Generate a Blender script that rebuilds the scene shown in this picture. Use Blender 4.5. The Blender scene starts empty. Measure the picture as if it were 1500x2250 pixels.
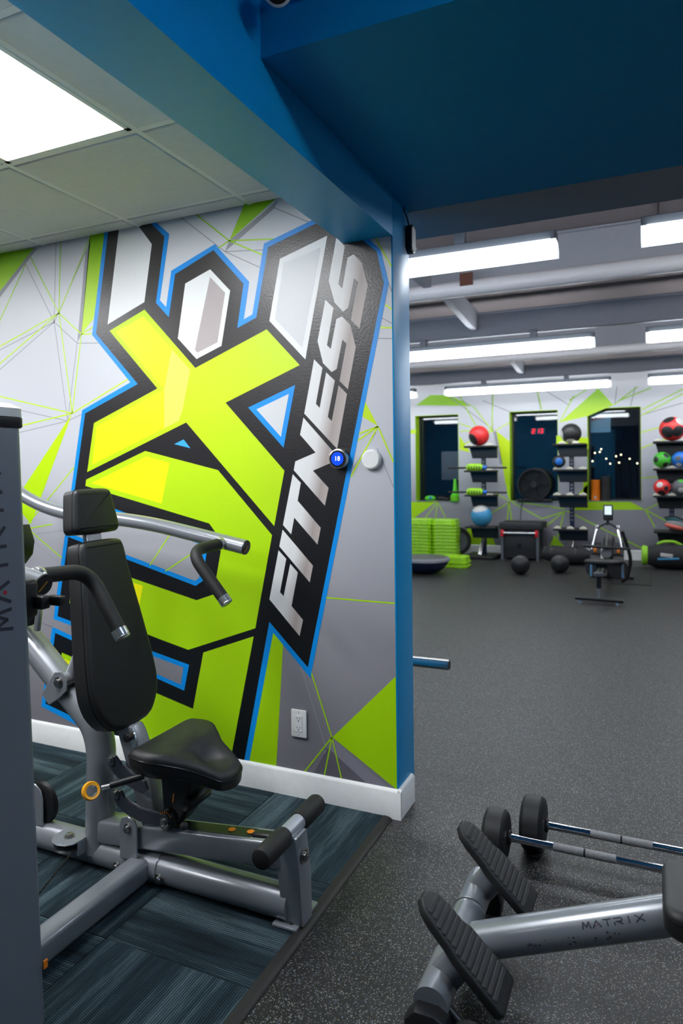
import bpy, bmesh, math, random
from mathutils import Vector, Matrix

# ---------------------------------------------------------------- scene, camera, light
SC = bpy.context.scene
COL = SC.collection
rnd = random.Random(7)
R = math.radians

cam_d = bpy.data.cameras.new('camera')
cam = bpy.data.objects.new('camera', cam_d)
COL.objects.link(cam)
cam_d.sensor_fit = 'VERTICAL'
cam_d.sensor_height = 36.0
cam_d.sensor_width = 24.0
cam_d.lens = 1511.38 / 2250 * 36.0
cam_d.shift_y = (1041.42 - 1125) / 2250
cam.matrix_world = (Matrix.Translation((0, 0, 1.386)) @ Matrix.Rotation(R(24.339), 4, 'Z')
                    @ Matrix.Rotation(R(90 - 0.323), 4, 'X') @ Matrix.Rotation(R(-0.635), 4, 'Z'))
cam_d.clip_start = 0.02
cam_d.dof.use_dof = True
cam_d.dof.focus_distance = 2.25
cam_d.dof.aperture_fstop = 3.2
SC.camera = cam

world = bpy.data.worlds.new('night')
SC.world = world
world.use_nodes = True
bgn = world.node_tree.nodes['Background']
bgn.inputs[0].default_value = (0.02, 0.035, 0.07, 1)
bgn.inputs[1].default_value = 0.12

SC.view_settings.view_transform = 'Standard'
SC.view_settings.look = 'None'
SC.view_settings.exposure = 0.22
SC.view_settings.gamma = 1.0
SC.view_settings.use_curve_mapping = False

# light levels (radiance of the lamps' own diffusers)
E_PANEL = 22.0      # troffers in the carpeted room
E_TUBE = 17.0      # wraparound fluorescent lamps of the big room
E_NEAR = 21.0      # strip lamp on the raised blue ceiling

# ---------------------------------------------------------------- materials
def lin(c):
    return tuple(((v / 255) / 12.92 if v / 255 <= 0.04045 else ((v / 255 + 0.055) / 1.055) ** 2.4) for v in c) + (1.0,)

MATS = {}
def mat(name, rgb, rough=0.5, metal=0.0, spec=0.5, var=0.06, vscale=30.0, bump=0.0, bscale=400.0, coat=0.0, emit=None):
    m = bpy.data.materials.new(name)
    m.use_nodes = True
    nt = m.node_tree
    b = nt.nodes['Principled BSDF']
    c = lin(rgb)
    tc = nt.nodes.new('ShaderNodeTexCoord')
    if var > 0:
        n = nt.nodes.new('ShaderNodeTexNoise')
        n.inputs['Scale'].default_value = vscale
        n.inputs['Detail'].default_value = 3
        nt.links.new(tc.outputs['Object'], n.inputs['Vector'])
        r = nt.nodes.new('ShaderNodeMapRange')
        r.inputs[3].default_value = 1 - var
        r.inputs[4].default_value = 1 + var
        nt.links.new(n.outputs['Fac'], r.inputs[0])
        mx = nt.nodes.new('ShaderNodeVectorMath')
        mx.operation = 'SCALE'
        mx.inputs[0].default_value = c[:3]
        nt.links.new(r.outputs[0], mx.inputs['Scale'])
        nt.links.new(mx.outputs[0], b.inputs['Base Color'])
    else:
        b.inputs['Base Color'].default_value = c
    b.inputs['Roughness'].default_value = rough
    b.inputs['Metallic'].default_value = metal
    b.inputs['Specular IOR Level'].default_value = spec
    b.inputs['Coat Weight'].default_value = coat
    b.inputs['Coat Roughness'].default_value = 0.12
    if bump > 0:
        n2 = nt.nodes.new('ShaderNodeTexNoise')
        n2.inputs['Scale'].default_value = bscale
        n2.inputs['Detail'].default_value = 2
        nt.links.new(tc.outputs['Object'], n2.inputs['Vector'])
        bp = nt.nodes.new('ShaderNodeBump')
        bp.inputs['Strength'].default_value = bump
        bp.inputs['Distance'].default_value = 0.002
        nt.links.new(n2.outputs['Fac'], bp.inputs['Height'])
        nt.links.new(bp.outputs[0], b.inputs['Normal'])
    if emit is not None:
        b.inputs['Emission Color'].default_value = lin(emit[0])
        b.inputs['Emission Strength'].default_value = emit[1]
    MATS[name] = m
    return m

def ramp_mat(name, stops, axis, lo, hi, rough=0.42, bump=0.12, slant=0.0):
    """vinyl print whose colour changes across the wall: axis 'x' or 'z' in metres from lo to hi"""
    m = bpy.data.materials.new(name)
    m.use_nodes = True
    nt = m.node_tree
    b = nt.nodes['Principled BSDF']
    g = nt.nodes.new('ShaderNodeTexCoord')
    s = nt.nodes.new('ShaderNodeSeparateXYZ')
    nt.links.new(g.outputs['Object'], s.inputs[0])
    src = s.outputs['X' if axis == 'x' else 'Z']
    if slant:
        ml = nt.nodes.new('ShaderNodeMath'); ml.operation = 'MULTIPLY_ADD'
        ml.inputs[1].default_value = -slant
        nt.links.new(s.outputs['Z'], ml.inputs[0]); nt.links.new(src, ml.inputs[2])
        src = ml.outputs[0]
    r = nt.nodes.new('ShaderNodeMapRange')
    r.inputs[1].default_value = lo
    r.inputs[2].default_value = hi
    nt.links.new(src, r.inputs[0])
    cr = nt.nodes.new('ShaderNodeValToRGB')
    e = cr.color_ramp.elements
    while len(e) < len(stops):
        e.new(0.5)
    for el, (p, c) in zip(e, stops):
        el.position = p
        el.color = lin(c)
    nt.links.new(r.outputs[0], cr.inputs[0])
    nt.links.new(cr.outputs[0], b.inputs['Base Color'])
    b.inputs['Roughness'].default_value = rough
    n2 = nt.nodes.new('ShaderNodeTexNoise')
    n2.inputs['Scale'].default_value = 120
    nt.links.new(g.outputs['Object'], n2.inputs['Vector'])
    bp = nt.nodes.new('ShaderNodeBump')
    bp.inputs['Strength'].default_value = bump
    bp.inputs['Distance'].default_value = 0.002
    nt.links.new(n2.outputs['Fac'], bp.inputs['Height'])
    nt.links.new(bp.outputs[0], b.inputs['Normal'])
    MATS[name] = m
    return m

# paints, prints
mat('paint_blue', (0, 160, 226), 0.38, spec=0.4, bump=0.10, bscale=160)
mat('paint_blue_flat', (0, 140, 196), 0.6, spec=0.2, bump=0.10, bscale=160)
mat('paint_slate', (66, 92, 112), 0.6, bump=0.1, bscale=120)
mat('paint_grey', (138, 146, 156), 0.6, bump=0.1, bscale=120)
mat('paint_deck', (132, 122, 124), 0.8, bump=0.3, bscale=25)
mat('paint_beam', (150, 152, 160), 0.6)
mat('paint_white', (236, 236, 234), 0.45)
mat('paint_pipe', (214, 210, 212), 0.4)
mat('rust', (92, 52, 40), 0.8)
mat('ceiling_board', (216, 218, 214), 0.9, bump=0.5, bscale=500)
mat('grid_white', (228, 230, 226), 0.5)
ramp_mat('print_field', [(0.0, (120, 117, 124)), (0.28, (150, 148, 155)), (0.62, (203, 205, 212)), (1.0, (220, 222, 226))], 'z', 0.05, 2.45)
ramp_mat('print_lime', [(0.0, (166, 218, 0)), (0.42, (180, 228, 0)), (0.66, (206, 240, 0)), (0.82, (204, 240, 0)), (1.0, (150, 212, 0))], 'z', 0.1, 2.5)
ramp_mat('print_black', [(0.0, (12, 16, 20)), (0.5, (30, 29, 33)), (1.0, (56, 53, 52))], 'z', 0.2, 2.4, rough=0.33, bump=0.3)  # lightens upwards: the sheen on the vinyl is painted into the black
ramp_mat('print_letter', [(0.0, (232, 234, 234)), (0.45, (228, 227, 227)), (0.8, (170, 158, 154)), (1.0, (186, 176, 172))], 'x', -1.695, -1.515, slant=0.2246)
mat('print_blue', (0, 148, 236), 0.4, var=0.02, bump=0.12, bscale=120)
mat('print_sky', (60, 175, 250), 0.4, var=0.02)
mat('print_yellow', (255, 250, 0), 0.42, var=0.01, bump=0.1, bscale=120)
mat('print_straw', (255, 251, 96), 0.42, var=0.01)
mat('print_grey', (158, 158, 165), 0.45, var=0.02)
mat('print_mauve', (136, 133, 146), 0.45, var=0.02)
mat('print_dusk', (102, 99, 108), 0.45, var=0.02)
mat('print_white', (238, 240, 240), 0.4, var=0.02, bump=0.1, bscale=120)
mat('print_pale', (216, 218, 221), 0.4, var=0.02)
mat('print_silver', (178, 168, 168), 0.4, var=0.03)
# metals, plastics, fabrics
mat('frame_grey', (136, 140, 146), 0.3, metal=0.35, var=0.03, coat=0.5)
mat('tube_light', (176, 180, 188), 0.3, metal=0.4, var=0.02)
mat('shroud_grey', (116, 122, 132), 0.33, metal=0.15, var=0.03, coat=0.15)
mat('shroud_ink', (48, 50, 60), 0.4)
mat('cap_cream', (236, 232, 222), 0.4)
mat('black_plastic', (24, 24, 26), 0.42, var=0.1)
mat('black_satin', (16, 16, 17), 0.3)
mat('vinyl_pad', (25, 25, 26), 0.43, var=0.08, vscale=60, bump=0.25, bscale=900)
mat('foam_grip', (23, 23, 23), 0.62, bump=0.2, bscale=700)
mat('rubber', (30, 30, 31), 0.55, bump=0.15, bscale=500)
mat('rubber_tread', (44, 44, 45), 0.6, bump=0.2, bscale=500)
mat('aluminium', (206, 206, 206), 0.25, metal=0.9, var=0.02)
mat('chrome', (215, 217, 222), 0.1, metal=1.0, var=0.02)
mat('knurl', (150, 150, 152), 0.45, metal=0.8, var=0.35, vscale=90, bump=0.8, bscale=1200)
mat('steel_tube', (178, 182, 182), 0.25, metal=0.95, var=0.15, vscale=50)
mat('bolt_steel', (160, 158, 156), 0.3, metal=1.0)
mat('amber', (250, 172, 18), 0.4)
mat('orange_mark', (235, 130, 20), 0.5)
mat('brass', (190, 140, 70), 0.35, metal=0.7)
mat('red_dot', (190, 20, 30), 0.4)
mat('white_plastic', (240, 240, 238), 0.35, var=0.01)
mat('socket_dark', (40, 40, 40), 0.5)
mat('strip_rubber', (24, 22, 20), 0.55, bump=0.2, bscale=300)
mat('lime_plastic', (156, 216, 30), 0.3, var=0.05, vscale=8)
mat('ball_red', (224, 48, 48), 0.45, bump=0.2, bscale=300)
mat('ball_black', (34, 34, 36), 0.45, bump=0.25, bscale=200)
mat('ball_grey', (196, 194, 192), 0.5)
mat('ball_blue', (66, 150, 196), 0.45, bump=0.2, bscale=300)
mat('ball_royal', (30, 110, 200), 0.45)
mat('ball_green', (70, 180, 50), 0.45)
mat('ball_slate', (88, 92, 96), 0.5)
mat('cradle_cream', (222, 218, 198), 0.6)
mat('dome_navy', (16, 34, 66), 0.4)
mat('deck_grey', (84, 84, 88), 0.5)
mat('rim_grey', (140, 142, 150), 0.45)
mat('red_plastic', (214, 24, 32), 0.4)
mat('chest_black', (38, 38, 40), 0.5)
mat('chest_grey', (92, 98, 106), 0.45)
mat('orange_foam', (242, 130, 20), 0.55)
mat('charcoal_foam', (52, 52, 54), 0.7)
mat('bag_black', (30, 30, 33), 0.75, bump=0.4, bscale=60)
mat('bag_lime', (140, 200, 40), 0.6)
mat('bag_coral', (205, 96, 84), 0.6)
mat('bag_teal', (40, 96, 100), 0.6)
mat('mesh_grey', (128, 130, 132), 0.8)
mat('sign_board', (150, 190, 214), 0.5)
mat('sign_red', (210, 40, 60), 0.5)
mat('paper', (150, 146, 150), 0.7)
mat('window_frame_dark', (30, 34, 30), 0.5)
mat('cone_green', (90, 210, 30), 0.45)
mat('diffuser_panel', (250, 250, 250), 0.5, var=0, emit=((250, 252, 255), E_PANEL))
mat('diffuser_tube', (250, 250, 250), 0.5, var=0, emit=((244, 250, 255), E_TUBE))
mat('diffuser_near', (250, 250, 250), 0.5, var=0, emit=((244, 250, 255), E_NEAR))
mat('lens_end', (225, 230, 230), 0.3, var=0, emit=((244, 250, 255), 0.9))
mat('screen_blue', (10, 60, 235), 0.15, var=0, emit=((20, 70, 245), 0.75))
mat('screen_digits', (255, 255, 255), 0.3, var=0, emit=((255, 255, 255), 1.0))
mat('screen_grey', (200, 215, 220), 0.2, var=0, emit=((205, 220, 226), 0.7))
mat('led_red', (255, 10, 30), 0.4, var=0, emit=((255, 10, 40), 2.0))
mat('street_glow', (255, 235, 190), 0.4, var=0, emit=((255, 236, 185), 7.0))

def rubber_floor_mat():
    m = bpy.data.materials.new('speckled_rubber'); m.use_nodes = True
    nt = m.node_tree; b = nt.nodes['Principled BSDF']
    tc = nt.nodes.new('ShaderNodeTexCoord')
    base = None
    def fleck(scale, thr, rgb, prev):
        v = nt.nodes.new('ShaderNodeTexVoronoi'); v.inputs['Scale'].default_value = scale
        nt.links.new(tc.outputs['Object'], v.inputs['Vector'])
        sp = nt.nodes.new('ShaderNodeSeparateColor')
        nt.links.new(v.outputs['Color'], sp.inputs[0])
        gt = nt.nodes.new('ShaderNodeMath'); gt.operation = 'GREATER_THAN'; gt.inputs[1].default_value = thr
        nt.links.new(sp.outputs[0], gt.inputs[0])
        lt = nt.nodes.new('ShaderNodeMath'); lt.operation = 'LESS_THAN'; lt.inputs[1].default_value = 0.48
        nt.links.new(v.outputs['Distance'], lt.inputs[0])
        mu = nt.nodes.new('ShaderNodeMath'); mu.operation = 'MULTIPLY'
        nt.links.new(gt.outputs[0], mu.inputs[0]); nt.links.new(lt.outputs[0], mu.inputs[1])
        mx = nt.nodes.new('ShaderNodeMix'); mx.data_type = 'RGBA'
        nt.links.new(mu.outputs[0], mx.inputs[0])
        if prev is None: mx.inputs[6].default_value = lin((22, 22, 22))
        else: nt.links.new(prev, mx.inputs[6])
        mx.inputs[7].default_value = lin(rgb)
        return mx.outputs[2]
    base = fleck(300, 0.87, (156, 152, 142), base)
    base = fleck(430, 0.9, (120, 122, 126), base)
    base = fleck(220, 0.97, (92, 112, 140), base)
    nt.links.new(base, b.inputs['Base Color'])
    n = nt.nodes.new('ShaderNodeTexNoise'); n.inputs['Scale'].default_value = 260; n.inputs['Detail'].default_value = 3
    nt.links.new(tc.outputs['Object'], n.inputs['Vector'])
    bp = nt.nodes.new('ShaderNodeBump'); bp.inputs['Strength'].default_value = 0.35; bp.inputs['Distance'].default_value = 0.002
    nt.links.new(n.outputs['Fac'], bp.inputs['Height']); nt.links.new(bp.outputs[0], b.inputs['Normal'])
    b.inputs['Roughness'].default_value = 0.44
    b.inputs['Specular IOR Level'].default_value = 0.42
    MATS['speckled_rubber'] = m
rubber_floor_mat()

def carpet_mat():
    m = bpy.data.materials.new('ribbed_carpet'); m.use_nodes = True
    nt = m.node_tree; b = nt.nodes['Principled BSDF']
    tc = nt.nodes.new('ShaderNodeTexCoord'); oi = nt.nodes.new('ShaderNodeObjectInfo')
    mp = nt.nodes.new('ShaderNodeMapping'); mp.inputs['Scale'].default_value = (1, 0.06, 1)
    ofs = nt.nodes.new('ShaderNodeCombineXYZ')
    sc = nt.nodes.new('ShaderNodeMath'); sc.operation = 'MULTIPLY'; sc.inputs[1].default_value = 37.0
    nt.links.new(oi.outputs['Random'], sc.inputs[0])
    nt.links.new(sc.outputs[0], ofs.inputs[0]); nt.links.new(sc.outputs[0], ofs.inputs[1])
    nt.links.new(ofs.outputs[0], mp.inputs['Location'])
    nt.links.new(tc.outputs['Object'], mp.inputs['Vector'])
    n1 = nt.nodes.new('ShaderNodeTexNoise'); n1.inputs['Scale'].default_value = 9; n1.inputs['Detail'].default_value = 6
    n1.inputs['Roughness'].default_value = 0.75
    nt.links.new(mp.outputs[0], n1.inputs['Vector'])
    cr = nt.nodes.new('ShaderNodeValToRGB')
    e = cr.color_ramp.elements
    e[0].position = 0.34; e[0].color = lin((18, 25, 30))
    e[1].position = 0.74; e[1].color = lin((96, 114, 120))
    x = e.new(0.5); x.color = lin((38, 53, 60))
    nt.links.new(n1.outputs['Fac'], cr.inputs[0])
    # ribs
    w = nt.nodes.new('ShaderNodeTexWave'); w.wave_type = 'BANDS'; w.bands_direction = 'X'
    w.inputs['Scale'].default_value = 42.0; w.inputs['Distortion'].default_value = 0.8; w.inputs['Detail'].default_value = 1
    w.inputs['Detail Scale'].default_value = 6
    nt.links.new(tc.outputs['Object'], w.inputs['Vector'])
    rr = nt.nodes.new('ShaderNodeMapRange'); rr.inputs[3].default_value = 0.4; rr.inputs[4].default_value = 1.5
    nt.links.new(w.outputs['Fac'], rr.inputs[0])
    # pile grain
    n3 = nt.nodes.new('ShaderNodeTexNoise'); n3.inputs['Scale'].default_value = 420; n3.inputs['Detail'].default_value = 2
    nt.links.new(tc.outputs['Object'], n3.inputs['Vector'])
    r3 = nt.nodes.new('ShaderNodeMapRange'); r3.inputs[3].default_value = 0.5; r3.inputs[4].default_value = 1.5
    nt.links.new(n3.outputs['Fac'], r3.inputs[0])
    r4 = nt.nodes.new('ShaderNodeMapRange'); r4.inputs[3].default_value = 0.8; r4.inputs[4].default_value = 1.2
    nt.links.new(oi.outputs['Random'], r4.inputs[0])
    m1 = nt.nodes.new('ShaderNodeMath'); m1.operation = 'MULTIPLY'
    nt.links.new(rr.outputs[0], m1.inputs[0]); nt.links.new(r3.outputs[0], m1.inputs[1])
    m2 = nt.nodes.new('ShaderNodeMath'); m2.operation = 'MULTIPLY'
    nt.links.new(m1.outputs[0], m2.inputs[0]); nt.links.new(r4.outputs[0], m2.inputs[1])
    vs = nt.nodes.new('ShaderNodeVectorMath'); vs.operation = 'SCALE'
    nt.links.new(cr.outputs[0], vs.inputs[0]); nt.links.new(m2.outputs[0], vs.inputs['Scale'])
    nt.links.new(vs.outputs[0], b.inputs['Base Color'])
    bp = nt.nodes.new('ShaderNodeBump'); bp.inputs['Strength'].default_value = 0.6; bp.inputs['Distance'].default_value = 0.003
    nt.links.new(w.outputs['Fac'], bp.inputs['Height']); nt.links.new(bp.outputs[0], b.inputs['Normal'])
    b.inputs['Roughness'].default_value = 0.95
    b.inputs['Specular IOR Level'].default_value = 0.15
    MATS['ribbed_carpet'] = m
carpet_mat()

def glass_mat():
    m = bpy.data.materials.new('night_glass'); m.use_nodes = True
    nt = m.node_tree
    for n in list(nt.nodes):
        if n.type != 'OUTPUT_MATERIAL': nt.nodes.remove(n)
    out = [n for n in nt.nodes if n.type == 'OUTPUT_MATERIAL'][0]
    t = nt.nodes.new('ShaderNodeBsdfTransparent'); t.inputs[0].default_value = (0.8, 0.84, 0.86, 1)
    g = nt.nodes.new('ShaderNodeBsdfGlossy'); g.inputs['Roughness'].default_value = 0.02
    fr = nt.nodes.new('ShaderNodeFresnel'); fr.inputs[0].default_value = 1.5
    mx = nt.nodes.new('ShaderNodeMixShader')
    nt.links.new(fr.outputs[0], mx.inputs[0]); nt.links.new(t.outputs[0], mx.inputs[1]); nt.links.new(g.outputs[0], mx.inputs[2])
    nt.links.new(mx.outputs[0], out.inputs[0])
    MATS['night_glass'] = m
glass_mat()

# ---------------------------------------------------------------- modelling helpers
class B:
    """collects shapes; obj() links them as ONE mesh object"""
    def __init__(self):
        self.bm = bmesh.new()
    def _bev(self, verts, w, seg):
        es = {e for v in verts for e in v.link_edges}
        bmesh.ops.bevel(self.bm, geom=list(es), offset=w, segments=seg, affect='EDGES', profile=0.5, clamp_overlap=True)
    def box(self, c, s, rot=None, bev=0.0, seg=2):
        M = Matrix.Translation(c)
        if rot is not None: M = M @ (rot.to_4x4() if len(rot.row) == 3 else rot)
        r = bmesh.ops.create_cube(self.bm, size=1.0, matrix=M @ Matrix.Diagonal((s[0], s[1], s[2], 1)))
        if bev: self._bev(r['verts'], bev, seg)
        return self
    def box2(self, a, b, bev=0.0, seg=2):
        return self.box([(a[i] + b[i]) / 2 for i in range(3)], [abs(b[i] - a[i]) for i in range(3)], None, bev, seg)
    def frame(self, d):
        d = Vector(d).normalized()
        u = Vector((0, 0, 1)) if abs(d.z) < 0.9 else Vector((0, 1, 0))
        x = u.cross(d).normalized(); y = d.cross(x)
        return x, y
    def rings(self, rings, cap=True, close=True):
        vs = [[self.bm.verts.new(p) for p in r] for r in rings]
        n = len(vs[0])
        for a, b in zip(vs, vs[1:]):
            for i in range(n):
                j = (i + 1) % n
                self.bm.faces.new((a[i], a[j], b[j], b[i]))
        if cap:
            self.bm.faces.new(list(reversed(vs[0]))); self.bm.faces.new(vs[-1])
        return vs
    def cyl(self, p0, p1, r, r2=None, seg=20, bev=0.0):
        p0, p1 = Vector(p0), Vector(p1); r2 = r if r2 is None else r2
        x, y = self.frame(p1 - p0); d = (p1 - p0).normalized()
        def ring(p, rr): return [p + (x * math.cos(2 * math.pi * i / seg) + y * math.sin(2 * math.pi * i / seg)) * rr for i in range(seg)]
        if bev:
            rs = [ring(p0, r - bev), ring(p0 + d * bev * 0.3, r - bev * 0.3), ring(p0 + d * bev, r), ring(p1 - d * bev, r2), ring(p1 - d * bev * 0.3, r2 - bev * 0.3), ring(p1, r2 - bev)]
        else:
            rs = [ring(p0, r), ring(p1, r2)]
        self.rings(rs); return self
    def tube(self, pts, r, seg=16, fil=0.0, ry=None, nf=6):
        """round (or oval: r across, ry the other way) bar along a path with rounded bends"""
        P = [Vector(p) for p in pts]
        if fil and len(P) > 2:
            Q = [P[0]]
            for a, b, c in zip(P, P[1:], P[2:]):
                f = min(fil, (a - b).length * 0.48, (c - b).length * 0.48)
                s, e = b + (a - b).normalized() * f, b + (c - b).normalized() * f
                for k in range(nf + 1):
                    t = k / nf
                    Q.append(s * (1 - t) ** 2 + b * 2 * t * (1 - t) + e * t * t)
            Q.append(P[-1]); P = Q
        ry = r if ry is None else ry
        rs = []; x = None
        for i, p in enumerate(P):
            d = ((P[min(i + 1, len(P) - 1)] - p).normalized() + (p - P[max(i - 1, 0)]).normalized()).normalized()
            if x is None: x, y = self.frame(d)
            else:
                x = (x - d * x.dot(d)).normalized(); y = d.cross(x)
            rs.append([p + x * math.cos(2 * math.pi * k / seg) * r + y * math.sin(2 * math.pi * k / seg) * ry for k in range(seg)])
        self.rings(rs); return self
    def lathe(self, prof, c=(0, 0, 0), d=(0, 0, 1), seg=24, cap=True):
        c = Vector(c); d = Vector(d).normalized(); x, y = self.frame(d)
        rs = [[c + d * h + (x * math.cos(2 * math.pi * k / seg) + y * math.sin(2 * math.pi * k / seg)) * max(r, 1e-4) for k in range(seg)] for r, h in prof]
        self.rings(rs, cap=cap); return self
    def sphere(self, c, r, s=(1, 1, 1), u=24, v=14, rot=None):
        M = Matrix.Translation(c)
        if rot is not None: M = M @ rot.to_4x4()
        bmesh.ops.create_uvsphere(self.bm, u_segments=u, v_segments=v, radius=r, matrix=M @ Matrix.Diagonal((s[0], s[1], s[2], 1)))
        return self
    def slab(self, pts, M, depth, bev=0.0, seg=3):
        """outline in the xy plane of M, extruded along its z by depth, edges rounded"""
        a = [self.bm.verts.new(M @ Vector((p[0], p[1], 0))) for p in pts]
        b = [self.bm.verts.new(M @ Vector((p[0], p[1], depth))) for p in pts]
        n = len(pts)
        self.bm.faces.new(list(reversed(a))); self.bm.faces.new(b)
        for i in range(n):
            j = (i + 1) % n
            self.bm.faces.new((a[i], a[j], b[j], b[i]))
        if bev:
            es = set()
            for L in (a, b):
                for i in range(n):
                    es.add(self.bm.edges.get((L[i], L[(i + 1) % n])))
            bmesh.ops.bevel(self.bm, geom=list(es), offset=bev, segments=seg, affect='EDGES', profile=0.5, clamp_overlap=True)
        return self
    def cushion(self, pts, M, depth, r, n=5, back=None):
        """padded slab: outline in the xy plane of M, thickness depth along z, both rims rounded with radius r"""
        P = [Vector(p[:2]) for p in pts]; N = len(P)
        area = sum(P[i].x * P[(i + 1) % N].y - P[(i + 1) % N].x * P[i].y for i in range(N))
        sg = 1 if area > 0 else -1
        nrm = []
        for i in range(N):
            d = (P[(i + 1) % N] - P[i - 1]).normalized(); nrm.append(Vector((-d.y, d.x)) * sg)
        rb = r if back is None else back
        lev = [(rb * (1 - math.sin(math.pi / 2 * k / n)), rb * (1 - math.cos(math.pi / 2 * k / n))) for k in range(n + 1)]
        lev += [(r * (1 - math.cos(math.pi / 2 * k / n)), depth - r * (1 - math.sin(math.pi / 2 * k / n))) for k in range(n + 1)]
        self.rings([[M @ Vector((P[i].x + nrm[i].x * ins, P[i].y + nrm[i].y * ins, z)) for i in range(N)] for ins, z in lev])
        return self
    def flat(self, pts):
        """possibly concave flat outline, cut into triangles"""
        from mathutils.geometry import tessellate_polygon
        vs = [self.bm.verts.new(p) for p in pts]
        for t in tessellate_polygon([[Vector(p) for p in pts]]):
            try: self.bm.faces.new([vs[i] for i in t])
            except ValueError: pass
        return self
    def face(self, pts):
        self.bm.faces.new([self.bm.verts.new(p) for p in pts]); return self
    def obj(self, name, m, parent=None, label=None, sharp=38):
        bm = self.bm
        bmesh.ops.recalc_face_normals(bm, faces=bm.faces[:])
        if parent is not None:
            p = parent; off = Vector((0, 0, 0))
            while p is not None:
                off += p.location; p = p.parent
            bmesh.ops.translate(bm, verts=bm.verts[:], vec=-off)
        me = bpy.data.meshes.new(name)
        bm.to_mesh(me); bm.free()
        for f in me.polygons: f.use_smooth = True
        me.set_sharp_from_angle(angle=R(sharp))
        o = bpy.data.objects.new(name, me)
        COL.objects.link(o)
        me.materials.append(MATS[m] if isinstance(m, str) else m)
        o.parent = parent
        if label: o['label'] = label
        return o

def thing(name, label, cat, loc=(0, 0, 0), group=None, kind=None):
    o = bpy.data.objects.new(name, None); COL.objects.link(o)
    o.empty_display_size = 0.1; o.location = loc
    o['label'] = label
    if cat: o['category'] = cat
    if group: o['group'] = group
    if kind: o['kind'] = kind
    return o
def tag(o, label, cat, group=None):
    o['label'] = label; o['category'] = cat
    if group: o['group'] = group
    return o
def struct(o, label=None):
    o['kind'] = 'structure'
    if label: o['label'] = label
    return o
def dup(o, parent=None):
    c = o.copy(); COL.objects.link(c); c.parent = parent
    for ch in list(o.children): dup(ch, c)
    return c
def axes(o, x, y):
    """matrix with origin o, local x and y axes (z = x cross y)"""
    x = Vector(x).normalized(); y = Vector(y); y = (y - x * y.dot(x)).normalized(); z = x.cross(y)
    M = Matrix((x, y, z)).transposed().to_4x4(); M.translation = Vector(o); return M
def rrect(w, h, r, n=5):
    pts = []
    for cx, cy, a in ((w / 2 - r, h / 2 - r, 0), (-w / 2 + r, h / 2 - r, 90), (-w / 2 + r, -h / 2 + r, 180), (w / 2 - r, -h / 2 + r, 270)):
        for k in range(n + 1):
            t = R(a + 90 * k / n); pts.append((cx + r * math.cos(t), cy + r * math.sin(t)))
    return pts
GLYPH = {'M': [[(0, 0), (.14, 1), (.5, .25), (.86, 1), (1, 0)]], 'A': [[(0, 0), (.5, 1), (1, 0)]], 'T': [[(0, 1), (1, 1)], [(.5, 1), (.5, 0)]],
         'R': [[(.05, 0), (.05, .42)], [(0, 1), (.85, 1), (1, .85), (1, .6), (.88, .45), (.3, .45)], [(.5, .45), (1, 0)]], 'I': [[(.5, 0), (.5, 1)]],
         'X': [[(0, 0), (1, 1)], [(0, 1), (1, 0)]]}
def strokes(text, adv, w, h, t, n=1):
    """2-D quads of stroked capitals"""
    out = []
    for i, ch in enumerate(text):
        for pl in GLYPH[ch]:
            for a, b in zip(pl, pl[1:]):
                a = Vector((i * adv + a[0] * w, a[1] * h)); b = Vector((i * adv + b[0] * w, b[1] * h))
                d = (b - a).normalized(); q = Vector((-d.y, d.x)) * t / 2
                a = a - d * t * .35; b = b + d * t * .35
                for k in range(n):
                    p, s = a.lerp(b, k / n), a.lerp(b, (k + 1) / n)
                    out.append([p + q, p - q, s - q, s + q])
    return out
def bolt(parent, p, d, r=0.011, name='bolt'):
    d = Vector(d).normalized(); p = Vector(p)
    b = B(); b.cyl(p, p + d * .003, r * 1.5, seg=18); b.cyl(p, p + d * .012, r, seg=6 if False else 14, bev=.002); b.cyl(p + d * .012, p + d * .0125, r * .5, seg=6)
    return b.obj(name, 'bolt_steel', parent)
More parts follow.
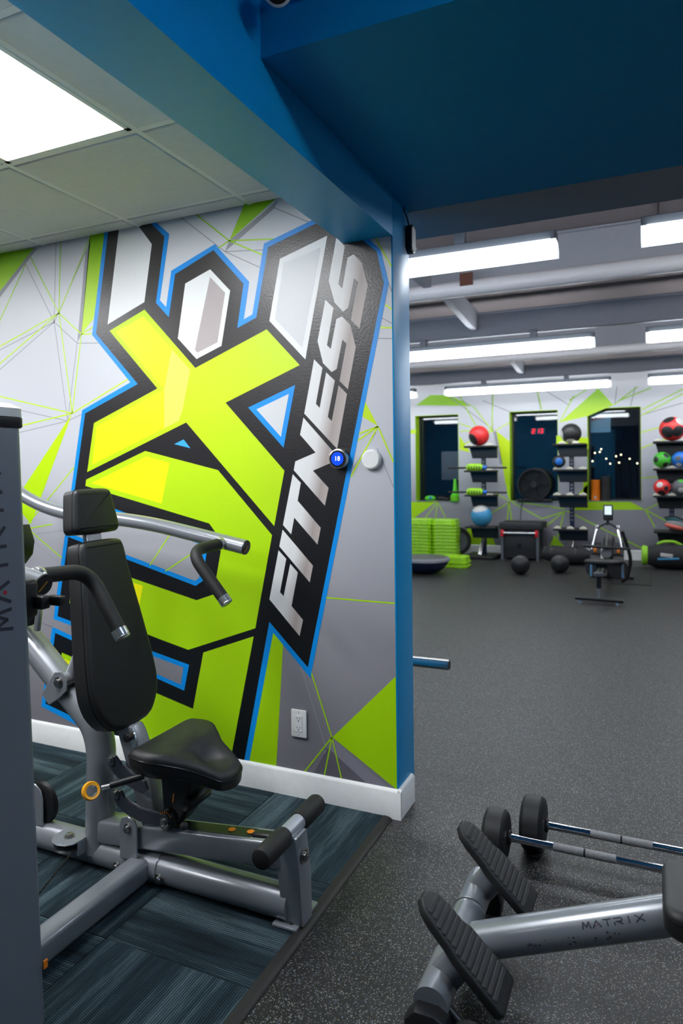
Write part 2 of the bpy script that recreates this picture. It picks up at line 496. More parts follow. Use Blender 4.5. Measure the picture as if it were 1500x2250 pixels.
MURAL = [  # (layer, part name, print colour, outline on the wall in metres: x, z)
 (1,'mural_facet','print_lime',[(-3.657, 2.562), (-2.871, 2.539), (-3.122, 2.347), (-3.671, 1.928)]),
 (1,'mural_facet','print_grey',[(-2.874, 2.537), (-2.849, 2.533), (-3.192, 2.259), (-3.191, 2.293)]),
 (1,'mural_facet','print_lime',[(-2.494, 2.573), (-2.387, 2.579), (-2.478, 2.139), (-2.559, 2.068)]),
 (1,'mural_facet','print_grey',[(-2.492, 2.529), (-2.559, 2.068), (-2.587, 2.028), (-2.526, 2.465)]),
 (1,'mural_facet','print_lime',[(-2.626, 1.683), (-3.043, 1.234), (-2.92, 1.124)]),
 (1,'mural_facet','print_lime',[(-1.604, 2.561), (-1.412, 2.571), (-1.692, 2.402)]),
 (1,'mural_facet','print_grey',[(-1.438, 2.541), (-1.462, 2.506), (-1.715, 2.357), (-1.692, 2.402)]),
 (1,'mural_facet','print_lime',[(-1.057, 1.671), (-1.048, 1.651), (-0.999, 1.56), (-1.066, 1.601)]),
 (1,'mural_facet','print_lime',[(-0.922, 0.565), (-1.216, 0.281), (-0.927, 0.114)]),
 (1,'mural_facet','print_mauve',[(-1.216, 0.275), (-0.971, 0.117), (-1.066, 0.118), (-1.238, 0.234)]),
 (1,'mural_facet','print_dusk',[(-1.238, 0.234), (-1.066, 0.118), (-1.302, 0.12)]),
 (1,'mural_facet','print_lime',[(-1.492, 0.71), (-1.444, 0.64), (-1.485, 0.107), (-1.626, 0.107)]),
 (2,'mural_outline','print_blue',[(-2.399, 2.57), (-2.49, 2.06), (-2.256, 1.814), (-2.56, 1.696), (-2.864, 0.192), (-2.516, 0.103), (-1.621, 0.108), (-1.492, 0.69), (-1.315, 0.515), (-0.946, 2.125), (-0.979, 2.259), (-1.049, 2.333), (-1.231, 2.437), (-1.29, 2.425), (-1.515, 2.364), (-1.577, 2.066), (-1.621, 2.049), (-1.591, 2.209), (-1.767, 2.398), (-2.008, 2.311), (-2.04, 2.148), (-2.075, 2.183), (-2.017, 2.481), (-2.105, 2.558)]),
 (3,'mural_outline','print_black',[(-2.376, 2.566), (-2.464, 2.064), (-2.211, 1.803), (-2.541, 1.679), (-2.833, 0.21), (-2.415, 0.118), (-1.647, 0.107), (-1.51, 0.736), (-1.326, 0.559), (-0.967, 2.127), (-0.996, 2.256), (-1.06, 2.313), (-1.236, 2.419), (-1.266, 2.41), (-1.495, 2.344), (-1.557, 2.05), (-1.655, 2.014), (-1.62, 2.204), (-1.775, 2.372), (-1.986, 2.292), (-2.025, 2.099), (-2.098, 2.173), (-2.044, 2.473), (-2.147, 2.569)]),
 (4,'mural_outline','print_blue',[(-2.642, 1.287), (-1.823, 1.067), (-1.853, 0.893), (-1.893, 0.868), (-2.684, 1.073)]),
 (4,'mural_outline','print_blue',[(-2.765, 0.669), (-1.935, 0.505), (-1.964, 0.383), (-2.782, 0.584)]),
 (5,'mural_field','print_field',[(-2.737, 1.289), (-2.645, 1.269), (-1.846, 1.052), (-1.873, 0.905), (-1.896, 0.891), (-2.68, 1.093), (-2.771, 1.114)]),
 (5,'mural_field','print_field',[(-2.874, 0.665), (-2.77, 0.648), (-1.966, 0.489), (-1.983, 0.409), (-2.779, 0.608), (-2.891, 0.629)]),
 (4,'mural_shape','print_lime',[(-2.165, 2.149), (-2.378, 2.069), (-2.095, 1.775), (-2.484, 1.629), (-2.532, 1.39), (-1.934, 1.611), (-1.48, 1.149), (-1.427, 1.386), (-1.72, 1.69), (-1.348, 1.829), (-1.506, 1.994), (-1.88, 1.855)]),
 (4,'mural_shape','print_lime',[(-2.171, 1.486), (-1.764, 1.392), (-1.491, 1.11), (-1.567, 0.763), (-1.58, 0.702), (-1.938, 0.573), (-2.105, 0.608), (-2.661, 0.736), (-2.617, 0.966), (-2.234, 0.878), (-1.889, 0.803), (-1.797, 0.835), (-1.754, 1.033), (-1.779, 1.111), (-1.815, 1.153), (-2.545, 1.322), (-2.539, 1.353)]),
 (4,'mural_shape','print_lime',[(-2.716, 0.483), (-1.916, 0.306), (-1.855, 0.569), (-1.589, 0.666), (-1.716, 0.108), (-2.316, 0.115), (-2.323, 0.184), (-2.758, 0.28)]),
 (5,'mural_shape','print_yellow',[(-2.173, 2.118), (-2.339, 2.061), (-2.055, 1.768), (-2.467, 1.612), (-2.498, 1.426), (-1.976, 1.619), (-1.952, 1.67), (-1.908, 1.849)]),
 (6,'mural_shape','print_straw',[(-2.055, 1.768), (-2.058, 1.589), (-1.976, 1.619), (-1.952, 1.67), (-1.908, 1.849), (-2.01, 1.949)]),
 (5,'mural_shape','print_yellow',[(-2.164, 1.46), (-2.507, 1.336), (-2.079, 1.24), (-2.03, 1.429)]),
 (6,'mural_shape','print_yellow',[(-2.6, 0.926), (-2.636, 0.758), (-2.237, 0.673), (-2.194, 0.851)]),
 (6,'mural_shape','print_yellow',[(-2.702, 0.454), (-2.511, 0.411), (-2.552, 0.249), (-2.733, 0.297)]),
 (4,'mural_shape','print_sky',[(-1.95, 1.534), (-2.003, 1.514), (-1.912, 1.493)]),
 (4,'mural_shape','print_blue',[(-1.371, 1.747), (-1.603, 1.663), (-1.43, 1.484)]),
 (5,'mural_shape','print_pale',[(-1.401, 1.711), (-1.561, 1.653), (-1.442, 1.531)]),
 (4,'mural_shape','print_white',[(-2.309, 2.567), (-2.207, 2.561), (-2.117, 2.448), (-2.165, 2.184), (-2.39, 2.101)]),
 (4,'mural_shape','print_white',[(-1.793, 2.289), (-1.689, 2.182), (-1.738, 1.943), (-1.873, 1.895), (-1.975, 1.997), (-1.93, 2.242)]),
 (5,'mural_shape','print_silver',[(-1.794, 2.255), (-1.715, 2.175), (-1.759, 1.96), (-1.867, 1.923), (-1.881, 1.937)]),
 (4,'mural_shape','print_white',[(-1.213, 2.352), (-1.437, 2.287), (-1.492, 2.029), (-1.321, 1.851)]),
 (5,'mural_shape','print_pale',[(-1.244, 2.308), (-1.419, 2.266), (-1.464, 2.034), (-1.335, 1.901)]),
 (4,'mural_letter','print_letter',[(-1.172, 2.339), (-1.135, 2.297), (-1.165, 2.146), (-1.148, 2.127), (-1.123, 2.249), (-1.096, 2.259), (-1.06, 2.22), (-1.036, 2.125), (-1.074, 1.956), (-1.111, 1.994), (-1.078, 2.144), (-1.095, 2.162), (-1.122, 2.046), (-1.145, 2.032), (-1.183, 2.073), (-1.209, 2.165)]),
 (4,'mural_letter','print_letter',[(-1.225, 2.09), (-1.188, 2.052), (-1.22, 1.902), (-1.203, 1.885), (-1.176, 2.005), (-1.151, 2.013), (-1.114, 1.976), (-1.091, 1.883), (-1.128, 1.715), (-1.165, 1.751), (-1.132, 1.901), (-1.15, 1.919), (-1.177, 1.801), (-1.2, 1.79), (-1.239, 1.829), (-1.263, 1.923)]),
 (4,'mural_letter','print_letter',[(-1.28, 1.848), (-1.242, 1.81), (-1.274, 1.663), (-1.257, 1.645), (-1.225, 1.79), (-1.186, 1.754), (-1.22, 1.606), (-1.202, 1.588), (-1.169, 1.733), (-1.132, 1.696), (-1.179, 1.474), (-1.191, 1.485), (-1.329, 1.625)]),
 (4,'mural_letter','print_letter',[(-1.333, 1.608), (-1.35, 1.537), (-1.278, 1.46), (-1.374, 1.425), (-1.382, 1.388), (-1.238, 1.239), (-1.22, 1.313), (-1.291, 1.385), (-1.195, 1.421), (-1.188, 1.453)]),
 (4,'mural_letter','print_letter',[(-1.387, 1.371), (-1.349, 1.334), (-1.365, 1.259), (-1.258, 1.147), (-1.274, 1.077), (-1.382, 1.187), (-1.398, 1.116), (-1.437, 1.155)]),
 (4,'mural_letter','print_letter',[(-1.439, 1.135), (-1.456, 1.063), (-1.312, 0.917), (-1.296, 0.988)]),
 (4,'mural_letter','print_letter',[(-1.46, 1.046), (-1.423, 1.011), (-1.455, 0.867), (-1.438, 0.851), (-1.404, 0.991), (-1.368, 0.956), (-1.4, 0.812), (-1.346, 0.757), (-1.363, 0.687), (-1.508, 0.833)]),
]
MURAL_LIME = [((-2.896, 2.495), (-2.706, 2.189)), ((-2.688, 2.546), (-2.706, 2.189)), ((-2.498, 2.53), (-2.706, 2.189)), ((-2.706, 2.189), (-3.337, 1.992)), ((-2.706, 2.189), (-2.559, 2.07)), ((-2.706, 2.189), (-2.626, 1.683)), ((-2.559, 2.07), (-2.626, 1.683)), ((-3.34, 1.857), (-2.706, 2.189)), ((-3.341, 1.84), (-2.626, 1.683)), ((-2.626, 1.683), (-2.265, 1.832)), ((-2.931, 2.465), (-3.195, 2.095)), ((-2.559, 2.07), (-2.483, 2.064)), ((-2.559, 2.07), (-2.482, 2.099)), ((-2.626, 1.683), (-3.069, 1.622)), ((-2.612, 1.421), (-2.94, 1.126)), ((-2.663, 1.146), (-3.046, 1.084)), ((-2.947, 1.105), (-2.697, 0.953)), ((-2.954, 0.728), (-2.747, 0.74)), ((-2.018, 1.117), (-2.152, 0.949)), ((-1.904, 1.019), (-2.062, 0.926)), ((-1.881, 2.559), (-1.692, 2.402)), ((-1.692, 2.402), (-1.458, 2.375)), ((-1.692, 2.402), (-1.522, 2.316)), ((-1.692, 2.402), (-1.748, 2.378)), ((-1.004, 2.317), (-0.919, 2.188)), ((-0.963, 2.042), (-0.917, 2.019)), ((-0.983, 1.952), (-0.918, 1.947)), ((-0.999, 1.559), (-1.083, 1.532)), ((-0.999, 1.559), (-1.087, 1.505)), ((-0.999, 1.559), (-0.92, 1.416)), ((-0.999, 1.559), (-1.119, 1.359)), ((-1.242, 0.858), (-0.919, 0.855)), ((-1.312, 0.544), (-1.218, 0.28)), ((-1.218, 0.28), (-1.35, 0.112)), ((-1.218, 0.28), (-1.256, 0.111)), ((-1.218, 0.28), (-1.175, 0.11))]
MURAL_GREY = [((-2.931, 2.462), (-2.739, 2.148)), ((-2.72, 2.551), (-2.739, 2.148)), ((-2.519, 2.477), (-2.739, 2.148)), ((-2.739, 2.148), (-2.588, 2.028)), ((-2.739, 2.148), (-3.338, 1.98)), ((-2.739, 2.148), (-3.341, 1.821)), ((-2.739, 2.148), (-2.657, 1.646)), ((-2.588, 2.028), (-2.657, 1.646)), ((-2.588, 2.028), (-2.452, 2.017)), ((-2.657, 1.646), (-3.271, 1.775)), ((-2.657, 1.646), (-3.069, 1.589)), ((-2.657, 1.646), (-2.557, 1.678)), ((-2.663, 1.101), (-3.046, 1.055)), ((-2.915, 1.047), (-2.703, 0.916)), ((-1.866, 1.004), (-2.041, 0.912)), ((-1.957, 2.551), (-1.714, 2.357)), ((-1.714, 2.357), (-1.515, 2.337)), ((-1.714, 2.357), (-1.537, 2.264)), ((-1.461, 2.508), (-1.274, 2.408)), ((-0.954, 2.144), (-0.916, 2.089)), ((-0.979, 1.991), (-0.918, 1.964)), ((-0.995, 1.91), (-0.918, 1.904)), ((-1.008, 1.536), (-1.106, 1.395)), ((-1.004, 1.472), (-0.921, 1.313)), ((-1.247, 0.816), (-0.919, 0.818)), ((-1.365, 0.576), (-1.252, 0.247)), ((-1.252, 0.247), (-1.22, 0.117)), ((-1.246, 0.232), (-1.279, 0.113))]
FAR_FACETS = [('print_lime', [(-3.633, 2.462), (-3.377, 2.624), (-3.065, 2.607), (-2.657, 2.407)]), ('print_lime', [(-2.888, 1.932), (-2.702, 1.644), (-2.89, 1.7)]), ('print_lime', [(-2.284, 1.986), (-2.069, 1.812), (-2.071, 0.855), (-2.113, 0.942)]), ('print_lime', [(-4.084, 0.814), (-3.27, 0.859), (-3.711, 0.54), (-4.09, 0.29)]), ('print_lime', [(-2.775, 0.416), (-2.409, 0.425), (-2.302, 0.113), (-2.838, 0.093)]), ('print_lime', [(-0.741, 2.582), (-0.531, 2.317), (-0.888, 2.168), (-1.308, 2.084)]), ('print_lime', [(-1.357, 1.885), (-0.891, 1.836), (-0.892, 1.67), (-1.358, 1.737)]), ('print_lime', [(-0.896, 1.142), (-1.043, 0.982), (-0.899, 0.851)]), ('print_lime', [(-0.971, 0.871), (-0.322, 0.877), (-0.106, 0.751), (-1.125, 0.73)]), ('print_lime', [(-1.405, 0.337), (-1.244, 0.158), (-1.475, 0.164)]), ('print_lime', [(-0.969, 1.157), (-0.896, 1.226), (-0.899, 0.851), (-0.971, 0.85)]), ('print_grey', [(-2.335, 1.981), (-2.284, 1.986), (-2.188, 1.451), (-2.231, 1.452)]), ('print_lime', [(-3.824, 2.061), (-3.63, 2.055), (-3.631, 1.986), (-3.825, 1.992)])]
FAR_LIME = [((-2.657, 2.407), (-2.357, 2.004)), ((-2.357, 2.004), (-2.329, 2.625)), ((-2.284, 2.001), (-2.066, 2.117)), ((-2.88, 2.006), (-2.32, 1.995)), ((-2.806, 1.795), (-2.32, 1.995)), ((-2.886, 2.134), (-2.578, 2.011)), ((-3.27, 0.844), (-3.502, 0.551)), ((-3.27, 0.844), (-3.312, 0.555)), ((-3.27, 0.844), (-3.11, 0.521)), ((-2.071, 0.855), (-2.37, 0.668)), ((-2.093, 0.854), (-2.124, 0.541)), ((-2.093, 0.854), (-2.053, 0.543)), ((-2.05, 0.848), (-1.588, 0.588)), ((-1.588, 0.588), (-1.279, 0.7)), ((-2.071, 0.869), (-1.245, 0.749)), ((-1.245, 0.721), (-1.555, 0.446)), ((-1.245, 0.721), (-1.386, 0.167)), ((-1.219, 0.722), (-0.154, 0.177)), ((-0.106, 0.751), (0.02, 0.498)), ((-0.106, 0.751), (0.217, 0.921)), ((-0.106, 0.751), (0.392, 0.461)), ((-0.531, 2.317), (-0.197, 2.57)), ((-0.449, 2.381), (-0.012, 2.546)), ((-0.138, 2.15), (0.406, 2.435)), ((-0.138, 2.231), (0.525, 2.56)), ((-0.153, 1.895), (0.404, 2.041)), ((-0.154, 1.659), (0.224, 1.803)), ((-0.158, 1.222), (0.398, 1.252)), ((-1.308, 2.088), (-1.096, 2.484)), ((-1.163, 2.418), (-0.897, 2.578)), ((-2.359, 1.014), (-2.092, 0.869)), ((-2.578, 2.011), (-2.874, 2.581)), ((-1.639, 2.585), (-1.572, 2.297))]
FAR_GREY = [((-3.065, 2.592), (-2.32, 2.002)), ((-2.95, 2.623), (-2.724, 2.41)), ((-2.499, 2.487), (-2.064, 2.284)), ((-2.351, 2.626), (-2.342, 2.003)), ((-1.652, 2.657), (-1.593, 2.298)), ((-1.501, 2.577), (-1.164, 2.348)), ((-0.478, 2.587), (-0.512, 2.316)), ((-0.228, 2.572), (-0.292, 2.292)), ((-0.151, 2.15), (0.406, 2.304))]
# ---------------------------------------------------------------- large structure
XE, YW, YE = -0.929, 2.568, 2.769      # free end of the mural wall, its two faces
ZB, ZS, ZC, ZH = 2.309, 2.469, 2.544, 2.95
XL, Y0, YB, YG = -1.139, 1.568, 2.793, 3.115
YF, ZT = 11.1, 2.66                    # far wall
XA, XB_, YA = -6.2, 4.4, -3.6          # outer limits of the building

struct(B().box2((XA, YA, -0.1), (XB_, YF + .4, 0.0)).obj('floor', 'speckled_rubber'), 'black rubber gym floor with pale flecks')

# carpet tiles
cp = struct(B().box2((-4.3, -1.53, 0.0), (-0.975, YW, 0.002)).obj('floor_carpet', 'strip_rubber'), 'navy and teal ribbed carpet tile floor')
tile_bm = B().box((0, 0, 0.0045), (0.498, 0.498, 0.007), None, 0.0015, 1)
ct = tile_bm.obj('carpet_tile', 'ribbed_carpet', cp)
first = True
for i in range(7):
    for j in range(6):
        x, y = -0.985 - 0.25 - i * 0.5, 2.556 - 0.25 - j * 0.5
        o = ct if first else dup(ct, cp); first = False
        o.location = (x, y, 0.0)
        o.rotation_euler.z = R(90) * ((i + j) % 2) + R(180) * rnd.randint(0, 1)
struct(B().slab([(0, 0), (0.036, 0), (0.033, .005), (0.022, .010), (0.0, .012)], axes((-0.985, YW - .02, 0.001), (1, 0, 0), (0, 0, 1)), 4.1, 0).obj('trim_1', 'strip_rubber'), 'black rubber transition strip along the carpet edge')

# mural wall
wall = struct(B().box2((XA, YW, 0), (XE, YE, ZH), .004, 2).obj('wall_left', 'paint_blue'), 'blue partition wall covered by a printed mural')
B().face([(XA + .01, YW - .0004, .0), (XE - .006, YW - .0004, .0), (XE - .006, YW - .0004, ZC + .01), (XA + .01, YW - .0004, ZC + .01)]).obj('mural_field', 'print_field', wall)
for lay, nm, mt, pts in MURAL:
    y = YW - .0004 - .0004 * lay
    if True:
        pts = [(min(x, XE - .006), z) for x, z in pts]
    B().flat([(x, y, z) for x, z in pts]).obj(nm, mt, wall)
def print_lines(name, segs, mt, w, y, parent):
    b = B()
    for (x0, z0), (x1, z1) in segs:
        x0 = min(x0, XE - .006) if parent is wall else x0; x1 = min(x1, XE - .006) if parent is wall else x1
        d = Vector((x1 - x0, z1 - z0)).normalized(); q = Vector((-d.y, d.x)) * w / 2
        b.face([(x0 + q.x, y, z0 + q.y), (x0 - q.x, y, z0 - q.y), (x1 - q.x, y, z1 - q.y), (x1 + q.x, y, z1 + q.y)])
    return b.obj(name, mt, parent)
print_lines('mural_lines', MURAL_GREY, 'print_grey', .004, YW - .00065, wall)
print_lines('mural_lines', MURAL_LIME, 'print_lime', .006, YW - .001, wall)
# lines inside the two open notches of the big lettering
print_lines('mural_lines', MURAL_LIME[18:20] , 'print_lime', .006, YW - .0028, wall)

def baseboard(name, p0, p1, nrm, h=.117, t=.014):
    p0, p1, n = Vector(p0), Vector(p1), Vector(nrm)
    M = axes(p0, n, (0, 0, 1))
    L = (p1 - p0).length
    if M.col[2].to_3d().dot(p1 - p0) < 0: M = M @ Matrix.Translation((0, 0, -L))
    return struct(B().slab([(0, 0), (t, 0), (t, h - .012), (t * .6, h - .004), (0, h)], M, L).obj(name, 'paint_white'))
baseboard('baseboard_left', (XA, YW, 0), (XE + .014, YW, 0), (0, -1, 0))
baseboard('baseboard_end', (XE, YW - .013, 0), (XE, YE - .04, 0), (1, 0, 0))

# header beam, blue soffit, raised blue ceiling
struct(B().box2((XL, YA, ZB), (XE, YW, ZH)).obj('ceiling_beam', 'paint_blue'), 'blue header beam between the carpeted room and the gym')
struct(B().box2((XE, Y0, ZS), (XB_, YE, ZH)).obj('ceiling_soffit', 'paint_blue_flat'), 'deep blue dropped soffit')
struct(B().box2((XE - 1.2, YE + .001, ZS), (XB_, YG, 3.36)).obj('ceiling_header', 'paint_grey'), 'grey header behind the blue soffit')
struct(B().box2((XL, YA, ZH), (XB_, Y0 + .02, ZH + .06)).obj('ceiling_raised', 'paint_blue'), 'raised blue ceiling above the camera')

# suspended ceiling of the carpeted room
cl = struct(B().box2((XA, YA, ZC + .03), (XL, YW, ZC + .05)).obj('ceiling', 'ceiling_board'), 'suspended ceiling of white square tiles')
gx = [-1.58 - .6096 * k for k in range(-1, 5)]
gy = [2.456 - .6096 * k for k in range(0, 8)]
gb = B()
for i, x in enumerate(gx):
    gb.box2((x - .012, YA, ZC - .002), (x + .012, YW, ZC + .006))
grid = gb.obj('ceiling_grid_bar', 'grid_white', cl)
for y in gy:
    B().box2((XA, y - .012, ZC - .0015), (XL, y + .012, ZC + .006)).obj('ceiling_grid_bar', 'grid_white', cl)
PANELS = []
xs = [XL] + [x for x in gx if x < XL - .05] + [XA]
ys = [YW] + gy
for i in range(len(xs) - 1):
    for j in range(len(ys) - 1):
        x0, x1, y0, y1 = xs[i + 1], xs[i], ys[j + 1], ys[j]
        lit = (i == 1 and j in (2, 3)) or (i == 4 and j in (2, 3)) or (i == 3 and j in (5, 6)) 
        if lit:
            continue
        m = .014
        B().box2((x0 + m, y0 + m, ZC - .006), (x1 - m, y1 - m, ZC + .02), .004, 1).obj('ceiling_tile', 'ceiling_board', cl)

# exposed roof of the big room
roof = B()
roof.slab([(2.9, 3.36), (YF + .3, 2.94), (YF + .3, 3.04), (2.9, 3.46)], axes((XA, 0, 0), (0, 1, 0), (0, 0, 1)), XB_ - XA)
roof = struct(roof.obj('ceiling_roof', 'paint_deck'), 'dim grey exposed roof deck of the big room')
for yb, z0, z1, hw in ((4.2, 2.90, 3.28, .06), (5.62, 2.87, 3.22, .05), (7.1, 2.75, 2.99, .05), (8.6, 2.74, 3.06, .04), (9.95, 2.65, 2.84, .05)):
    bb = B(); bb.box2((XA, yb - .012, z0), (XB_, yb + .012, z1)); bb.box2((XA, yb - hw, z0), (XB_, yb + hw, z0 + .014)); bb.box2((XA, yb - hw, z1 - .014), (XB_, yb + hw, z1))
    bb.obj('roof_beam', 'paint_beam', roof)
for yp, zp, rp in ((5.5, 2.845, .064), (8.5, 2.735, .055)):
    B().cyl((XA, yp, zp), (XB_, yp, zp), rp, seg=18).obj('roof_pipe', 'paint_pipe', roof)
B().box((-1.345, 5.43, 2.90), (.105, .012, .10)).obj('pipe_plate', 'rust', roof, label='small rusty square plate on the white roof pipe')
for ya, yb, z in ((4.25, 5.45, 2.93), (5.68, 7.08, 2.88), (8.65, 9.93, 2.78)):
    tb = B()
    tb.slab([(ya, z + .20), (ya, z + .10), (ya + .25, z + .02), (yb - .25, z - .06), (yb, z - .06), (yb, z + .14)], axes((-1.70, 0, 0), (0, 1, 0), (0, 0, 1)), .06)
    tb.obj('roof_tie', 'paint_beam', roof)
for x in (.25, .05, -2.1, 1.9):
    B().box((x, 4.6, 3.262), (.008, 2.4, .012), Matrix.Rotation(R(-2.93), 3, 'X')).obj('deck_seam', 'window_frame_dark', roof)

# far wall with three window openings
WIN = [(-3.645, -2.905, .845, 2.285), (-2.075, -1.335, .858, 2.285), (-.905, -.155, .874, 2.28)]
cx = [XA] + [v for w in WIN for v in w[:2]] + [XB_]
fw = B()
for a, b_ in zip(cx[0::2], cx[1::2]):
    fw.box2((a, YF, 0), (b_, YF + .3, ZT + .42))
for x0, x1, z0, z1 in WIN:
    fw.box2((x0, YF, 0), (x1, YF + .3, z0)); fw.box2((x0, YF, z1), (x1, YF + .3, ZT + .42))
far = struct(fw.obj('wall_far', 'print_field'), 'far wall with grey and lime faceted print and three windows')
for mt, pts in FAR_FACETS:
    B().flat([(x, YF - .001, z) for x, z in pts]).obj('mural_facet', mt, far)
print_lines('mural_lines', FAR_GREY, 'print_grey', .012, YF - .0015, far)
print_lines('mural_lines', FAR_LIME, 'print_lime', .016, YF - .002, far)
baseboard('baseboard_far', (XA, YF, 0), (XB_, YF, 0), (0, -1, 0), .15, .016)
for k, (x0, x1, z0, z1) in enumerate(WIN):
    w = thing('window_%d' % (k + 1), ['night window with a green cone on its sill', 'night window behind the black drum fan', 'night window with orange foam roller on its sill'][k], None, ((x0 + x1) / 2, YF, z0), kind='structure')
    fr = B(); t = .03
    fr.box2((x0, YF + .2, z0), (x0 + t, YF + .25, z1)); fr.box2((x1 - t, YF + .2, z0), (x1, YF + .25, z1))
    fr.box2((x0, YF + .2, z0), (x1, YF + .25, z0 + t)); fr.box2((x0, YF + .2, z1 - t), (x1, YF + .25, z1))
    fr.obj('window_frame', 'window_frame_dark', w)
    B().box2((x0 + t, YF + .222, z0 + t), (x1 - t, YF + .228, z1 - t)).obj('pane', 'night_glass', w)
    rv = B(); e = .004
    rv.box2((x0, YF - .004, z0), (x0 + e, YF + .2, z1)); rv.box2((x1 - e, YF - .004, z0), (x1, YF + .2, z1)); rv.box2((x0, YF - .004, z1 - e), (x1, YF + .2, z1))
    rv.obj('reveal', 'print_lime', w)
    B().box2((x0, YF - .012, z0 - .004), (x1, YF + .2, z0 + .004)).obj('sill', 'paint_grey', w)

# the rest of the room shell, behind and beside the camera
struct(B().box2((XA - .1, YA - .1, 0), (XB_ + .1, YA, 3.2)).obj('wall_back', 'paint_slate'))
struct(B().box2((XB_, YA, 0), (XB_ + .1, YF + .3, 3.5)).obj('wall_right', 'paint_grey'))
struct(B().box2((XA - .1, YA, 0), (XA, YF + .3, 3.5)).obj('wall_side', 'paint_grey'))

# ---------------------------------------------------------------- lamps
def troffer(x0, x1, y0, y1, label):
    t = thing('ceiling_light', label, 'ceiling light', ((x0 + x1) / 2, (y0 + y1) / 2, ZC), 'ceiling troffers')
    f = B(); m = .018
    for a, b_ in (((x0, y0), (x1, y0 + m)), ((x0, y1 - m), (x1, y1)), ((x0, y0), (x0 + m, y1)), ((x1 - m, y0), (x1, y1))):
        f.box2((a[0], a[1], ZC - .004), (b_[0], b_[1], ZC + .02))
    f.obj('frame', 'grid_white', t)
    B().box2((x0 + m, y0 + m, ZC + .001), (x1 - m, y1 - m, ZC + .012)).obj('diffuser', 'diffuser_panel', t)
m = .012
troffer(gx[2] + m, gx[1] - m, gy[3] + m, gy[1] - m, 'bright white flat ceiling panel light above the weight machine')
troffer(gx[5] + m, gx[4] - m, gy[3] + m, gy[1] - m, 'white ceiling panel light left of the one above the weight machine')
troffer(gx[4] + m, gx[3] - m, gy[6] + m, gy[4] - m, 'white ceiling panel light further back in the carpeted room')

def strip_light(x0, x1, y, z, label, em='diffuser_tube', top=None):
    t = thing('strip_light', label, 'strip light', ((x0 + x1) / 2, y, z), 'fluorescent strip lights of the big room')
    B().box2((x0, y - .05, z + .05), (x1, y + .05, z + .1), .004, 1).obj('housing', 'chest_grey', t)
    pr = [(-.05, .05), (-.088, .008), (-.082, -.03), (.082, -.03), (.088, .008), (.05, .05)]
    B().slab(pr, axes((x0 + .03, y, z), (0, 1, 0), (0, 0, 1)), x1 - x0 - .06).obj('diffuser', em, t)
    for xa in (x0, x1 - .03):
        B().slab([(p[0] * 1.06, p[1] * 1.06 if p[1] < 0 else p[1]) for p in pr], axes((xa, y, z), (0, 1, 0), (0, 0, 1)), .03).obj('end_cap', 'lens_end', t)
    n = max(2, round((x1 - x0) / 1.1))
    for k in range(n):
        xm = x0 + (x1 - x0) * (k + .5) / n
        B().box2((xm - .03, y - .05, z + .1), (xm + .03, y + .05, top or {4.2: 2.90, 7.05: 2.76, 9.9: 2.66}[y])).obj('hanger', 'chest_grey', t)
ROWS = [(4.2, 2.665, 'nearest row'), (7.05, 2.585, 'middle row'), (9.9, 2.50, 'last row by the far wall')]
for y, z, nm in ROWS:
    strip_light(-2.78, -.50, y, z, 'long fluorescent strip light right of the blue wall end, %s' % nm)
    strip_light(-.05, 2.23, y, z, 'fluorescent strip light at the right edge, %s' % nm)
    if y > 5: strip_light(-5.5, -3.24, y, z, 'fluorescent strip light half hidden by the blue wall end, %s' % nm)
strip_light(-5.5, -3.24, 4.2, 2.665, 'fluorescent strip light hidden behind the mural wall, nearest row')
strip_light(.35, 2.63, .84, 2.82, 'strip light on the raised blue ceiling right of the viewer', 'diffuser_near', ZH)
# ---------------------------------------------------------------- shoulder press machine
YC = 1.85
G0 = .008
mc = thing('shoulder_press_machine', 'grey seated shoulder press machine with black pads in front of the mural', 'gym machine', (-1.5, YC, G0))
def mobj(b, name, m, parent=None, **k): return b.obj(name, m, parent or mc, **k)
zt = .058
base = mobj(B().tube([(-2.75, YC, zt), (-1.02, YC, zt)], .05, 20), 'base_tube', 'frame_grey')
mobj(B().box((-1.018, 1.868, G0 + .006), (.085, .15, .012), None, .005, 2), 'foot_plate', 'frame_grey')
mobj(B().cyl((-1.002, 1.815, G0 + .012), (-1.002, 1.815, G0 + .0125), .007, seg=14), 'bolt_hole', 'socket_dark')
# rear upright: oval tube that leans back
up = mobj(B().tube([(-1.79, YC, .06), (-1.775, YC, .42), (-1.80, YC, .50), (-2.76, YC, 1.30)], .046, 20, .10, .054), 'rear_upright', 'frame_grey')
mobj(B().tube([(-2.30, YC, .06), (-2.30, YC, 1.25)], .05, 18), 'pivot_post', 'frame_grey')
# seat rail
M = axes((-1.76, YC - .045, .15), (1, 0, .107), (0, 0, 1))
rail = mobj(B().box((-1.41, YC, .178), (.74, .085, .078), Matrix.Rotation(-math.atan(.107), 3, 'Y'), .010, 3), 'seat_rail', 'frame_grey')
strip = mobj(B().box((-1.36, YC, .2235), (.42, .052, .003), Matrix.Rotation(-math.atan(.107), 3, 'Y'), .001, 1), 'slide_strip', 'black_plastic')
for x in (-1.235, -1.165):
    zz = .178 + (x + 1.41) * .107 + .0398 + .0035
    mobj(B().lathe([(.006, 0), (.012, 0), (.012, .0012), (.006, .0012)], (x, YC, zz), seg=18), 'position_mark', 'orange_mark')
mobj(B().box((-1.115, YC - .005, .245), (.075, .036, .03), Matrix.Rotation(-math.atan(.107), 3, 'Y'), .010, 3), 'rubber_stop', 'black_plastic')
